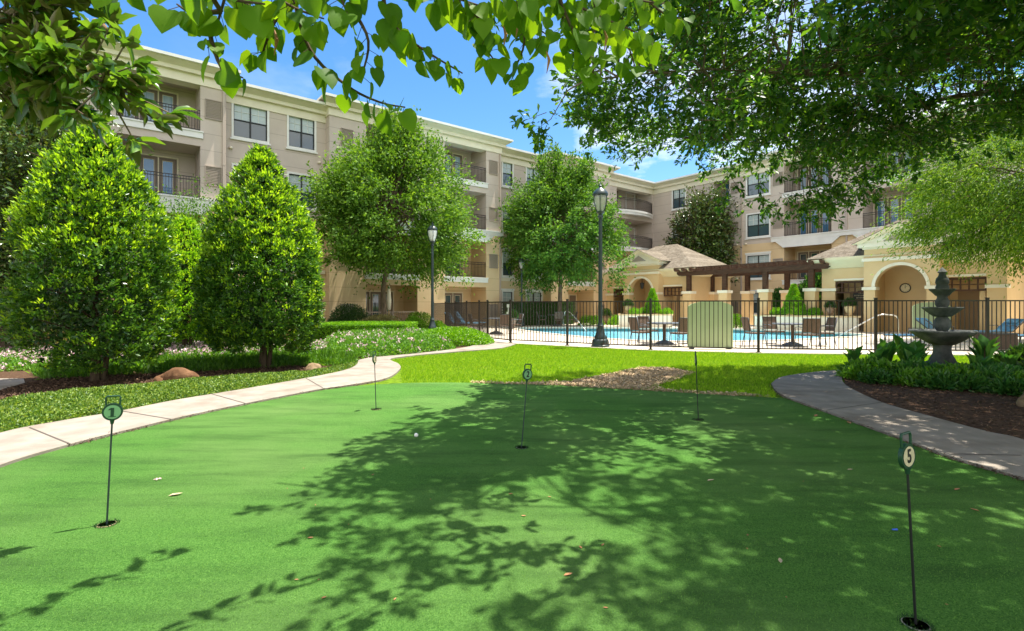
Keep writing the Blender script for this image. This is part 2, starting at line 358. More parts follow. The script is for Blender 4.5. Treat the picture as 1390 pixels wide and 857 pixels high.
CHIP = leafmat('mulch_chip', (.035,.02,.012), (.10,.055,.032), (.22,.14,.09), trans=0, rough=.9)
CLOD = leafmat('soil_clod', (.40,.29,.17), (.50,.37,.22), (.60,.46,.30), trans=0, rough=.95)
def watermat():
    m = bpy.data.materials.new('pool_water'); m.use_nodes = True; t = m.node_tree; t.nodes.remove(t.nodes['Principled BSDF']); o = t.nodes['Material Output']
    tr = N(t, 'ShaderNodeBsdfTransparent'); tr.inputs[0].default_value = (.72,.93,.98,1)
    gl = N(t, 'ShaderNodeBsdfGlossy'); gl.inputs['Roughness'].default_value = .04
    fr = N(t, 'ShaderNodeFresnel'); fr.inputs['IOR'].default_value = 1.33
    mr = N(t, 'ShaderNodeMath', operation='MULTIPLY'); mr.inputs[1].default_value = .4
    nz = N(t, 'ShaderNodeTexNoise'); nz.inputs['Scale'].default_value = 3; nz.inputs['Detail'].default_value = 3
    tc = N(t, 'ShaderNodeTexCoord'); bp = N(t, 'ShaderNodeBump'); bp.inputs['Strength'].default_value = .25; bp.inputs['Distance'].default_value = .05
    ms = N(t, 'ShaderNodeMixShader')
    t.links.new(tc.outputs['Object'], nz.inputs[0]); t.links.new(nz.outputs['Fac'], bp.inputs['Height'])
    t.links.new(bp.outputs[0], gl.inputs['Normal']); t.links.new(bp.outputs[0], fr.inputs['Normal']); t.links.new(fr.outputs[0], mr.inputs[0])
    t.links.new(mr.outputs[0], ms.inputs[0]); t.links.new(tr.outputs[0], ms.inputs[1]); t.links.new(gl.outputs[0], ms.inputs[2]); t.links.new(ms.outputs[0], o.inputs['Surface'])
    return m
M_water = watermat()
# ------------------------------------------------------------ ground plan
def GP(l): return [G(*p) for p in l]
fence_pts = [(-4.75,31.2), (-3.7,28.6), (-2.85,25.9), (-2.05,23.3), (-1.35,21.2), (-.95,19.9), (-.05,18.45), (1.84,17.15), (4.18,15.55), (7.0,14.65), (10.05,14.25), (12.95,14.05), (15.9,13.85), (18.8,13.7)]
pool = smooth([(.3,29.8),(1.8,31.4),(5,31.2),(9.0,30.6),(12.2,29.6),(14.3,27.6),(16.0,24.6),(15.4,22.6),(12.9,21.2),(9.9,19.6),(5.9,19.2),(3.7,20.9),(1.4,25.6)], 5, True)
pA_out = smooth([(-11.0,2.0)]+GP([(-420,735),(-180,650),(0,592),(90,574),(160,562),(240,546),(330,531),(430,513),(470,504),(484,497),(486,491)]), 6)
pA_out2 = smooth(GP([(486,491),(505,487),(560,482),(612,476),(640,471),(652,466)])+[(-1.45,20.6)], 6)
pA_in = smooth([(-.1,18.1)]+GP([(700,468),(680,474),(620,479),(560,484.5),(530,489),(541,496),(543,503),(524,516),(470,526),(430,532),(290,560),(160,591),(80,612),(0,637),(-150,700)])+[(-4.8,1.4),(-7.0,-1.0)], 6)
path_poly = pA_out + pA_out2[1:] + pA_in + [(-12,-1.0)]
pR_near = smooth(GP([(1047,523),(1060,538),(1120,561),(1218,597),(1292,625),(1385,653),(1520,700)])+[(4.9,1.8),(6.0,-1.5)], 6)
pR_far = smooth([(9.0,-1.5)]+GP([(1640,690),(1500,640),(1385,600),(1340,590),(1267,570),(1193,548),(1149,526),(1143,514),(1150,506)]), 6)
pathR_poly = pR_near + pR_far + smooth(GP([(1138,504.5),(1100,508),(1062,514),(1047,523)]), 5)[:-1]
i0 = min(range(len(pA_in)), key=lambda i: (pA_in[i][0]-G(470,526)[0])**2+(pA_in[i][1]-G(470,526)[1])**2)
green_top = smooth(GP([(470,526),(545,521),(640,520.5),(760,524),(880,531),(980,537),(1054,541)]), 5)
j0 = min(range(len(pR_near)), key=lambda i: (pR_near[i][0]-G(1062,541)[0])**2+(pR_near[i][1]-G(1062,541)[1])**2)
green_poly = green_top + pR_near[j0:] + [(2,-3.0),(-5,-3.0)] + list(reversed(pA_in[i0+1:]))
bedR_poly = GP([(1147,527),(1193,549),(1267,571),(1340,591),(1385,601),(1500,641)])+[(9.2,2.5),(15,3.5),(18,9.5)]+GP([(1450,498),(1385,499),(1300,497),(1220,499),(1160,505),(1146,514)])
dirt_poly = GP([(640,519.5),(700,521),(774,519),(800,514),(830,508),(868,500),(905,500),(943,507),(925,514),(892,524),(905,531),(1000,535),(1052,540),(1000,538.5),(880,531.5),(760,524.5),(640,521)])
deck_edge = []
for i,(x,y) in enumerate(fence_pts):
    a = fence_pts[max(i-1,0)]; b = fence_pts[min(i+1,len(fence_pts)-1)]; dx,dy = b[0]-a[0], b[1]-a[1]; l = math.hypot(dx,dy)
    deck_edge.append((x+dy/l*.26, y-dx/l*.26))
deck_poly = deck_edge + [(40,12.5),(40,30),(22,36),(13.4,46),(-1.6,34.6),(-5.4,32)]
def sheet(name, poly, z, m, holes=(), thick=None):
    polys = [[Vector((x,y,0)) for x,y in poly]] + [[Vector((x,y,0)) for x,y in h] for h in holes]
    tri = tessellate_polygon(polys); V = [(v.x,v.y,z) for p in polys for v in p]
    Fc = []
    for a,b,c in tri:
        n = (V[b][0]-V[a][0])*(V[c][1]-V[a][1])-(V[b][1]-V[a][1])*(V[c][0]-V[a][0])
        Fc.append((a,b,c) if n > 0 else (a,c,b))
    if thick:
        b0 = len(V); n = len(poly); V += [(x,y,z-thick) for x,y in poly]
        for i in range(n): Fc.append((i, b0+i, b0+(i+1)%n, (i+1)%n))
    me = bpy.data.meshes.new(name); me.from_pydata(V, [], Fc); me.update()
    return tag(link(name, me, m), kind='structure')
pin = pool
pout = []
cxp, cyp = np.mean([p[0] for p in pool]), np.mean([p[1] for p in pool])
def offs(poly, d):
    o = []; n = len(poly)
    for i in range(n):
        a = poly[i-1]; b = poly[(i+1)%n]; dx,dy = b[0]-a[0], b[1]-a[1]; l = math.hypot(dx,dy) or 1
        q = (poly[i][0]-dy/l*d, poly[i][1]+dx/l*d); o.append(q)
    return o
pout = offs(pool, .3)   # pool runs clockwise
if abs(pout[0][0]-cxp) < abs(pool[0][0]-cxp): pout = offs(pool, -.3)
sheet('ground', [(-900,-300),(900,-300),(900,1500),(-900,1500)], 0, M_ground, [pool])
sheet('putting_green', green_poly, .010, M_turf)
sheet('concrete_path', path_poly, .035, M_concrete, thick=.035)
sheet('curved_concrete_path', pathR_poly, .035, M_concrete, thick=.035)
sheet('side_path', GP([(-300,560),(-300,527),(0,515),(32,515),(34,521),(0,531)]), .016, M_concrete)
sheet('mulch_bed', bedR_poly, .02, M_mulch)
sheet('planting_bed', pA_out[6:]+pA_out2[1:-2]+[(-2.6,22.8),(-5,31.5),(-9,28.5),(-24,19),(-26,4)], .006, M_mulch)
sheet('bare_soil_patch', dirt_poly, .005, M_soil)
sheet('pool_deck', deck_poly, .022, M_deck, [pout], thick=.05)
# coping ring, tile band, basin, water
mb = MB(); n = len(pool)
for i in range(n):
    j = (i+1)%n; a,b,c,d = pool[i],pool[j],pout[j],pout[i]
    mb.face([(*a,.05),(*b,.05),(*c,.05),(*d,.05)]); mb.face([(*d,.05),(*c,.05),(*c,.0),(*d,.0)]); mb.face([(*a,.05),(*b,.05),(*b,-.04),(*a,-.04)])
mb.build('pool_coping', M_deck).__setitem__('kind','structure')
mb = MB()
for i in range(n):
    j = (i+1)%n; a,b = pool[i],pool[j]; mb.face([(*a,-.04),(*b,-.04),(*b,-.22),(*a,-.22)])
mb.build('pool_tile_band', M_tile).__setitem__('kind','structure')
mb = MB()
for i in range(n):
    j = (i+1)%n; a,b = pool[i],pool[j]; mb.face([(*a,-.22),(*b,-.22),(*b,-1.2),(*a,-1.2)])
mb.face([(*p,-1.2) for p in pool]); mb.build('pool_basin', M_plaster).__setitem__('kind','structure')
mb = MB(); mb.face([(*p,-.12) for p in pool]); o = mb.build('pool_water', M_water); tag(o, kind='structure')

# path joints (thin dark saw cuts)
def strip(a, b, wd, z):
    a = np.array(a); b = np.array(b); d = b-a; l = np.linalg.norm(d); nn = np.array([-d[1], d[0]])/l*wd/2
    return [(*(a-nn),z),(*(b-nn),z),(*(b+nn),z),(*(a+nn),z)]
M_joint = mat('joint', (.10,.085,.07), rough=1)
mb = MB()
for a,b in (((285,537.5),(335,552)),((415,516),(440,531)),((165,562),(235,574)),((40,585),(95,608)),((487,492),(527,490))):
    mb.face(strip(G(*a),G(*b),.016,.039))
mb.build('path_joint', M_joint).__setitem__('kind','structure')
mb = MB()
for a,b in (((1048,528),(1146,531)),((1122,561),(1198,550)),((1292,622),(1386,624))):
    mb.face(strip(G(*a),G(*b),.016,.039))
mb.build('curved_path_joint', M_joint).__setitem__('kind','structure')

# ------------------------------------------------------------ apartment building
TH = math.atan2(.62,.784)
ML = Matrix.Translation((-1.65,34,0)) @ Matrix.Rotation(TH,4,'Z')
MR = Matrix.Translation((12.97,45.56,0)) @ Matrix.Rotation(TH-math.pi/2,4,'Z')
LV = [0.05,3.12,6.23,9.35]
bld = empty('apartment_building', 'four storey beige stucco apartment building with balconies wrapping round the courtyard', 'apartment building')
up = MB(); low = MB()
def facade(Mx, x0, x1, y, z0, z1, holes, split=6.0):
    """wall quads around holes (xa,xb,za,zb,depth) with reveals and back wall"""
    xs = sorted({x0,x1}|{h[0] for h in holes}|{h[1] for h in holes}); zs = sorted({z0,z1,split}|{h[2] for h in holes}|{h[3] for h in holes})
    xs = [x for x in xs if x0<=x<=x1]; zs = [z for z in zs if z0<=z<=z1]
    def q(pts):
        zc = sum(p[2] for p in pts)/len(pts); t = up if zc > split else low
        t.face([tuple(Mx @ Vector(p)) for p in pts])
    for i in range(len(xs)-1):
        for j in range(len(zs)-1):
            xc=(xs[i]+xs[i+1])/2; zc=(zs[j]+zs[j+1])/2
            if any(h[0]<xc<h[1] and h[2]<zc<h[3] for h in holes): continue
            q([(xs[i],y,zs[j]),(xs[i+1],y,zs[j]),(xs[i+1],y,zs[j+1]),(xs[i],y,zs[j+1])])
    for (a,b,c,d,dp) in holes:
        q([(a,y,c),(a,y,d),(a,y+dp,d),(a,y+dp,c)]); q([(b,y,d),(b,y,c),(b,y+dp,c),(b,y+dp,d)])
        q([(a,y,d),(b,y,d),(b,y+dp,d),(a,y+dp,d)]); q([(b,y,c),(a,y,c),(a,y+dp,c),(b,y+dp,c)])
        q([(a,y+dp,c),(b,y+dp,c),(b,y+dp,d),(a,y+dp,d)])
def side(Mx, x, y0, y1, z0, z1):
    for (a,b,t) in ((z0,6.0,low),(6.0,z1,up)):
        t.face([tuple(Mx @ Vector(p)) for p in ((x,y0,a),(x,y1,a),(x,y1,b),(x,y0,b))])
cache = {}
def window(Mx, xa, xb, y, za, zb, blind=True, hood=False):
    wd, h = round(xb-xa,2), round(zb-za,2); key = ('w',wd,h,blind,hood)
    loc = Mx @ Matrix.Translation((xa,y,za))
    if key not in cache:
        t = .10
        f = MB(); f.box(-t,0,-.05,.06,-t,h+t); f.box(wd,wd+t,-.05,.06,-t,h+t); f.box(0,wd,-.05,.06,h,h+t); f.box(-t-.06,wd+t+.06,-.09,.05,-t-.08,-t-.002); f.box(0,wd,-.05,.06,-t,0)
        if hood: f.box(-t-.05,wd+t+.05,-.08,.05,h+t+.002,h+t+.12)
        o = f.build('window', M_white, bld); o.matrix_local = loc
        s = MB(); e=.035; wide = wd > 1.1
        s.box(0,e,.03,.08,0,h); s.box(wd-e,wd,.03,.08,0,h); s.box(e,wd-e,.03,.08,0,e); s.box(e,wd-e,.03,.08,h-e,h); s.box(e,wd-e,.03,.08,h*.5-e*.6,h*.5+e*.6)
        if wide: s.box(wd/2-.03,wd/2+.03,.025,.082,e,h-e)
        s.build('sash', M_sash, o)
        m_ = MB(); nx = 4 if wide else 2
        for k in range(1,nx):
            if wide and k == nx//2: continue
            xx = wd*k/nx; m_.box(xx-.008,xx+.008,.06,.085,h*.5+.03,h-e)
        m_.box(e,wd-e,.0595,.0855,h*.75-.008,h*.75+.008); m_.build('muntin', M_white, o)
        MB().box(e,wd-e,.09,.11,e,h*.5).build('pane', M_glass, o)
        MB().box(e,wd-e,.088,.108,h*.5,h-e).build('blind', M_blind if blind else M_glass, o)
        cache[key] = o
    else:
        o = dup(cache[key], bld); o.matrix_local = loc
    return o
def fdoor(Mx, xa, y, z, n=3, h=2.12, kind='curtain', lw=.74):
    key = ('d',n,h,kind,lw); loc = Mx @ Matrix.Translation((xa,y,z)); wd = n*lw
    if key not in cache:
        f = MB(); t=.06
        f.box(-t,0,-.07,-.002,0,h+t); f.box(wd,wd+t,-.07,-.002,0,h+t); f.box(0,wd,-.07,-.002,h,h+t)
        for k in range(1,n): f.box(k*lw-.025,k*lw+.025,-.068,-.002,0,h)
        o = f.build('door_frame', M_trim, bld); o.matrix_local = loc
        l_ = MB(); g = MB(); tr = MB()
        for k in range(n):
            a = k*lw+.028; b = (k+1)*lw-.028; e=.13
            l_.box(a,a+e,-.05,-.004,.02,h-.02); l_.box(b-e,b,-.05,-.004,.02,h-.02); l_.box(a+e,b-e,-.05,-.004,.02,.26); l_.box(a+e,b-e,-.05,-.004,h-.15,h-.02)
            g.box(a+e,b-e,-.03,-.008,.26,h-.15)
            q=.018; tr.box(a+e,a+e+q,-.058,-.03,.26,h-.15); tr.box(b-e-q,b-e,-.058,-.03,.26,h-.15); tr.box(a+e+q,b-e-q,-.058,-.03,h-.15-q,h-.15); tr.box(a+e+q,b-e-q,-.058,-.03,.26,.26+q)
        l_.build('door_leaf', M_doorleaf, o); g.build('pane', {'curtain':M_curtain,'glass':M_doorglass,'dark':M_glass}[kind], o); tr.build('glazing_bead', M_trim, o)
        cache[key] = o
    else: o = dup(cache[key], bld); o.matrix_local = loc
    return o
def solid_door(Mx, xa, y, z, wd=.8, h=2.1):
    key = ('sd',wd,h); loc = Mx @ Matrix.Translation((xa,y,z))
    if key not in cache:
        f = MB(); t=.06; f.box(-t,0,-.06,-.002,0,h+t); f.box(wd,wd+t,-.06,-.002,0,h+t); f.box(0,wd,-.06,-.002,h,h+t)
        o = f.build('door_frame', M_trim, bld); o.matrix_local = loc
        d = MB(); d.box(0,wd,-.04,-.004,.02,h); d.build('door_leaf', M_doorleaf, o)
        cache[key] = o
    else: o = dup(cache[key], bld); o.matrix_local = loc
def railing(Mx, xa, xb, y, z, h=1.0, parent=None, bulge=0):
    r = MB(); wd = xb-xa
    n = max(int(wd/.11),2)
    def yb(x): return -bulge*(1-((x/wd)*2-1)**2)
    if bulge:
        pts = [(wd*k/12, yb(wd*k/12), 0) for k in range(13)]
        for zz in (.09,h,h-.14): r.tube([(p[0],p[1],zz) for p in pts], .018, 4)
    else:
        for zz in (.08,h-.16): r.box(0,wd,-.015,.015,zz,zz+.03)
        r.box(0,wd,-.022,.022,h-.03,h)
    for k in range(n+1):
        x = wd*k/n; x = min(max(x,.015),wd-.015); yy = yb(x); r.box(x-.009,x+.009,yy-.009,yy+.009,.09,h-.02)
    o = r.build('railing', M_black, parent or bld); o.matrix_local = (Mx @ Matrix.Translation((xa,y,z))) if parent is None else Matrix.Translation((xa,y,z))
    return o
def vent(Mx, xa, y, z, wd=.62, h=.85):
    key=('v',wd,h); loc = Mx @ Matrix.Translation((xa,y,z))
    if key not in cache:
        f = MB(); f.box(-.04,0,-.05,0,-.04,h+.04); f.box(wd,wd+.04,-.05,0,-.04,h+.04); f.box(0,wd,-.05,0,h,h+.04); f.box(0,wd,-.05,0,-.04,0)
        n=12
        for k in range(n):
            z0=k*h/n; f.face([(0,-.04,z0+.01),(wd,-.04,z0+.01),(wd,-.005,z0+h/n),(0,-.005,z0+h/n)])
        o = f.build('vent', M_vent, bld); o.matrix_local = loc; cache[key]=o
    else: o = dup(cache[key], bld); o.matrix_local = loc
bands = MB(); bigband = MB()
def band(Mx, xa, xb, y, z, wide=False, bulge=0):
    """white balcony slab edge as its own part"""
    b = MB(); wd = xb-xa
    if bulge:
        top=[(wd*k/14, -bulge*(1-((k/7)-1)**2)-.06) for k in range(15)]
        poly = top+[(wd,.3),(0,.3)]
        b.prism(poly, -.30,.03); b.prism([(p[0],p[1]-.05) if i<15 else p for i,p in enumerate(poly)], -.10,.06)
    else:
        b.box(-.1,wd+.1,-.07,.02,-.27,.0); b.box(-.12,wd+.12,-.11,.02,.0,.06)
    o = b.build('balcony_slab', M_white, bld); o.matrix_local = Mx @ Matrix.Translation((xa,y,z)); return o
def bay(Mx, x0, x1, y, openings, ztop, depth=1.8, proj=.6, vents=(), floors=(0,1,2,3)):
    holes = []
    for (a,b) in openings:
        for k in floors: holes.append((a,b,LV[k],LV[k]+2.50,depth))
    facade(Mx, x0, x1, y, 0, ztop, holes)
    side(Mx, x0, y, y+proj, 0, ztop); side(Mx, x1, y, y+proj, 0, ztop)
    for i,(a,b) in enumerate(openings):
        for k in floors:
            z = LV[k]
            if k: 
                o = band(Mx, a, b, y, z)
                railing(Mx, a, b, .05, .05, parent=o)
                o.children[-1].matrix_local = Matrix.Translation((0,.06,.06))
            wd = b-a
            nd = 3 if wd > 2.9 else 2
            fdoor(Mx, a+.22 if i%2==0 else a+wd-nd*.74-.75, y+depth, z+.02, nd, kind=('curtain' if k==3 else 'glass' if k==2 else 'dark'))
            if wd - nd*.74 > 1.1 and nd==2: solid_door(Mx, b-.95 if i%2==0 else a+.12, y+depth-.001, z+.02, .75)
    # chamfered white band at third floor
    b3 = MB(); z = LV[2]
    edges = [x0]+[e for op in openings for e in op]+[x1]
    b3.box(x0-.1,x1+.1,-.16,-.072,-.26,.02); b3.box(x0-.12,x1+.12,-.20,-.16,.0,.07)
    for (a,c) in openings:
        pl=[(a-.55,-.26),(a-.02,-.72),(c+.02,-.72),(c+.55,-.26)]
        bb=len(b3.v); b3.v += [(p[0],-.15,p[1]) for p in pl]+[(p[0],-.003,p[1]) for p in pl]
        for f in ((0,1,2,3),(0,4,5,1),(1,5,6,2),(2,6,7,3)): b3.f.append(tuple(bb+i for i in f))
    o = b3.build('white_band', M_white, bld); o.matrix_local = Mx @ Matrix.Translation((0,y,z))
    for (xv,) in vents:
        for k in floors: vent(Mx, xv, y, LV[k]+.75 if k else .55)
def cornice(Mx, x0, x1, y, zt, rl=True, rr=True):
    c = MB(); e0 = x0-(.5 if rl else 0); e1 = x1+(.5 if rr else 0)
    c.box(x0-(.06 if rl else 0), x1+(.06 if rr else 0), y-.06, y+.6, zt-.85, zt-.45)
    c.box(x0-(.25 if rl else 0), x1+(.25 if rr else 0), y-.25, y+.6, zt-.448, zt-.28)
    bb=len(c.v); c.v += [(x0-(.25 if rl else 0),y-.25,zt-.278),(x1+(.25 if rr else 0),y-.25,zt-.278),(e1,y-.56,zt-.12),(e0,y-.56,zt-.12)]; c.f.append((bb,bb+1,bb+2,bb+3))
    c.box(e0,e1,y-.60,y+.7,zt-.12,zt)
    o = c.build('cornice', M_bcream, bld); o.matrix_local = Mx
    g = MB(); g.box(e0-.02,e1+.02,y-.70,y-.602,zt-.10,zt+.03); o2 = g.build('gutter', M_white, bld); o2.matrix_local = Mx

ZT = 12.40
# left wing
bay(ML, -26.5, -15.25, 0, [(-24.9,-21.9),(-19.4,-16.3)], ZT, vents=((-16.08,),(-21.2,)))
bay(ML, -10.35, 1.15, 0, [(-8.3,-5.1),(-3.2,-.06)], ZT, vents=((-9.7,),(.2,)))
bay(ML, 5.73, 12.1, 0, [(7.45,10.27)], ZT, vents=((6.2,),(10.8,)))
ZR = ZT-.30
def wins(cols, kk=(0,1,2,3)):
    o = []
    for (a,b) in cols:
        for k in kk: o.append((a,b,LV[k]+(.32 if k else .75),LV[k]+(2.0 if k else 2.25),.12))
    return o
def wallseg(Mx, x0, x1, y, cols, zt):
    h = wins(cols); facade(Mx, x0, x1, y, 0, zt, h)
    for q in h: window(Mx, q[0], q[1], y, q[2], q[3], blind=True, hood=q[2]<4)
wallseg(ML, -15.25, -10.35, .6, [(-14.82,-13.3),(-12.25,-10.95)], ZR)
wallseg(ML, 1.15, 5.73, .6, [(1.75,2.6),(3.9,5.3)], ZR)
facade(ML, 12.1, 18.9, .6, 0, ZR, [(13.7,18.5,LV[k],LV[k]+2.5,1.7) for k in range(4)])
for k in range(4):
    if k:
        o = band(ML, 13.7, 18.5, .6, LV[k], bulge=.55); rr = railing(ML, 0, 4.8, 0, .06, parent=o, bulge=.5)
    fdoor(ML, 14.4, 2.3, LV[k]+.02, 2, kind='curtain' if k > 1 else 'glass')
    window(ML, 17.0, 18.1, 2.28, LV[k]+.5, LV[k]+2.1)
facade(ML, -40, -26.5, .6, 0, ZR, [])
cornice(ML,-26.5,-15.25,0,ZT); cornice(ML,-15.25,-10.35,.6,ZR,False,False); cornice(ML,-10.35,1.15,0,ZT); cornice(ML,1.15,5.73,.6,ZR,False,False)
cornice(ML,5.73,12.1,0,ZT); cornice(ML,12.1,18.64,.6,ZR,False,False); cornice(ML,-40,-26.5,.6,ZR,False,False)
# right wing
YR=.6
def junction():
    cols=[(1.45,2.65),(8.0,9.65)]
    h = wins(cols)+[(5.25,6.55,LV[k],LV[k]+2.4,1.2) for k in range(4)]
    facade(MR, -.62, 10.0, 0, 0, ZR, h)
    for q in wins(cols): window(MR, q[0], q[1], 0, q[2], q[3], hood=q[2]<4)
    for k in range(4):
        if k: o = band(MR, 5.25, 6.55, 0, LV[k]); railing(MR,0,1.3,.06,.06,parent=o)
        fdoor(MR, 5.4, 1.2, LV[k]+.02, 1, kind='glass', lw=1.0); vent(MR, 6.75, 0, LV[k]+.75, .5, .8)
junction()
bay(MR, 10.0, 20.4, -.12, [(10.75,13.85),(15.65,18.75)], ZT, proj=.12, vents=((10.02,),(19.3,)))
wallseg(MR, 20.4, 34, 0, [(21.6,23.2),(25,26.6),(29,30.6)], ZR)
cornice(MR,-.6,10.0,0,ZR,False,False); cornice(MR,10.0,20.4,-.12,ZT); cornice(MR,20.4,34,0,ZR,False,True)
# string course over ground floor on recessed walls
for q_ in ((-15.2,-10.4,.52,.6,3.05,3.25),(1.2,5.7,.52,.6,3.05,3.25),(12.15,18.4,.54,.6,2.75,2.95)):
    o = MB().box(*q_).build('string_course', M_trim, bld); o.matrix_local = ML
# downpipes, lights
def pipe(Mx, x, y, zt):
    p = MB(); p.box(x-.05,x+.05,y-.09,y-.002,.1,zt-.9)
    for z in (2,5,8,10.8): p.box(x-.065,x+.065,y-.095,y,z,z+.05)
    o = p.build('downpipe', M_pipe, bld); o.matrix_local = Mx
pipe(ML,-15.35,0,ZT); pipe(ML,1.05,0,ZT); pipe(MR,7.55,0,ZR); pipe(MR,14.75,-.12,ZT); pipe(ML,-20.6,0,ZT)
def wlight(Mx, x, y, z):
    p = MB(); p.lathe([(.0,0),(.08,0),(.09,.05),(.06,.12),(0,.13)],10); o = p.build('wall_light', M_trim, bld, smooth=True); o.matrix_local = Mx @ Matrix.Translation((x,y-.06,z))
for z in (3.4,6.0,9.0): 
    for x in (-14.95,-12.9,-10.7): wlight(ML,x,.6,z)
    for x in (7.2,7.9): wlight(MR,x,0,z)
# walls and roof
facade(MR, 34, 34.01, 0, 0, ZR, [])
e = MB(MR); e.face([(34,0,0),(34,14,0),(34,14,ZR),(34,0,ZR)]); e.face([(0,14,0),(34,14,0),(34,14,ZR),(0,14,ZR)])
e.build('rear_wall', M_taupe, bld)
e = MB(ML); e.face([(-40,.6,0),(-40,14,0),(-40,14,ZR),(-40,.6,ZR)]); e.face([(-40,14,0),(32.6,14,0),(32.6,14,ZR),(-40,14,ZR)])
e.build('rear_wall', M_taupe, bld)
up.build('upper_wall', M_taupe, bld); low.build('lower_wall', M_tan, bld)
sl = math.tan(math.radians(17)); yr = 7.3
r = MB(ML); zt_=ZT; ZT = ZR+.04; zr = ZT-.02+sl*yr
r.face([(-40.5,-.1,ZT-.06),(18.0,-.1,ZT-.06),(25.5,yr,zr),(-34,yr,zr)]); r.face([(-40.5,14.6,ZT-.06),(-40.5,-.1,ZT-.06),(-34,yr,zr)]); r.face([(33,14.6,ZT-.06),(-40.5,14.6,ZT-.06),(-34,yr,zr),(25.5,yr,zr)])
r.build('roof', M_roof, bld)
r = MB(MR)
r.face([(0,-.1,ZT-.06),(34.5,-.1,ZT-.06),(28,yr,zr),(-7,yr,zr)]); r.face([(34.5,-.1,ZT-.06),(34.5,14.6,ZT-.06),(28,yr,zr)]); r.face([(34.5,14.6,ZT-.06),(-7,14.6,ZT-.06),(-7,yr,zr),(28,yr,zr)])
r.build('roof', M_roof, bld)

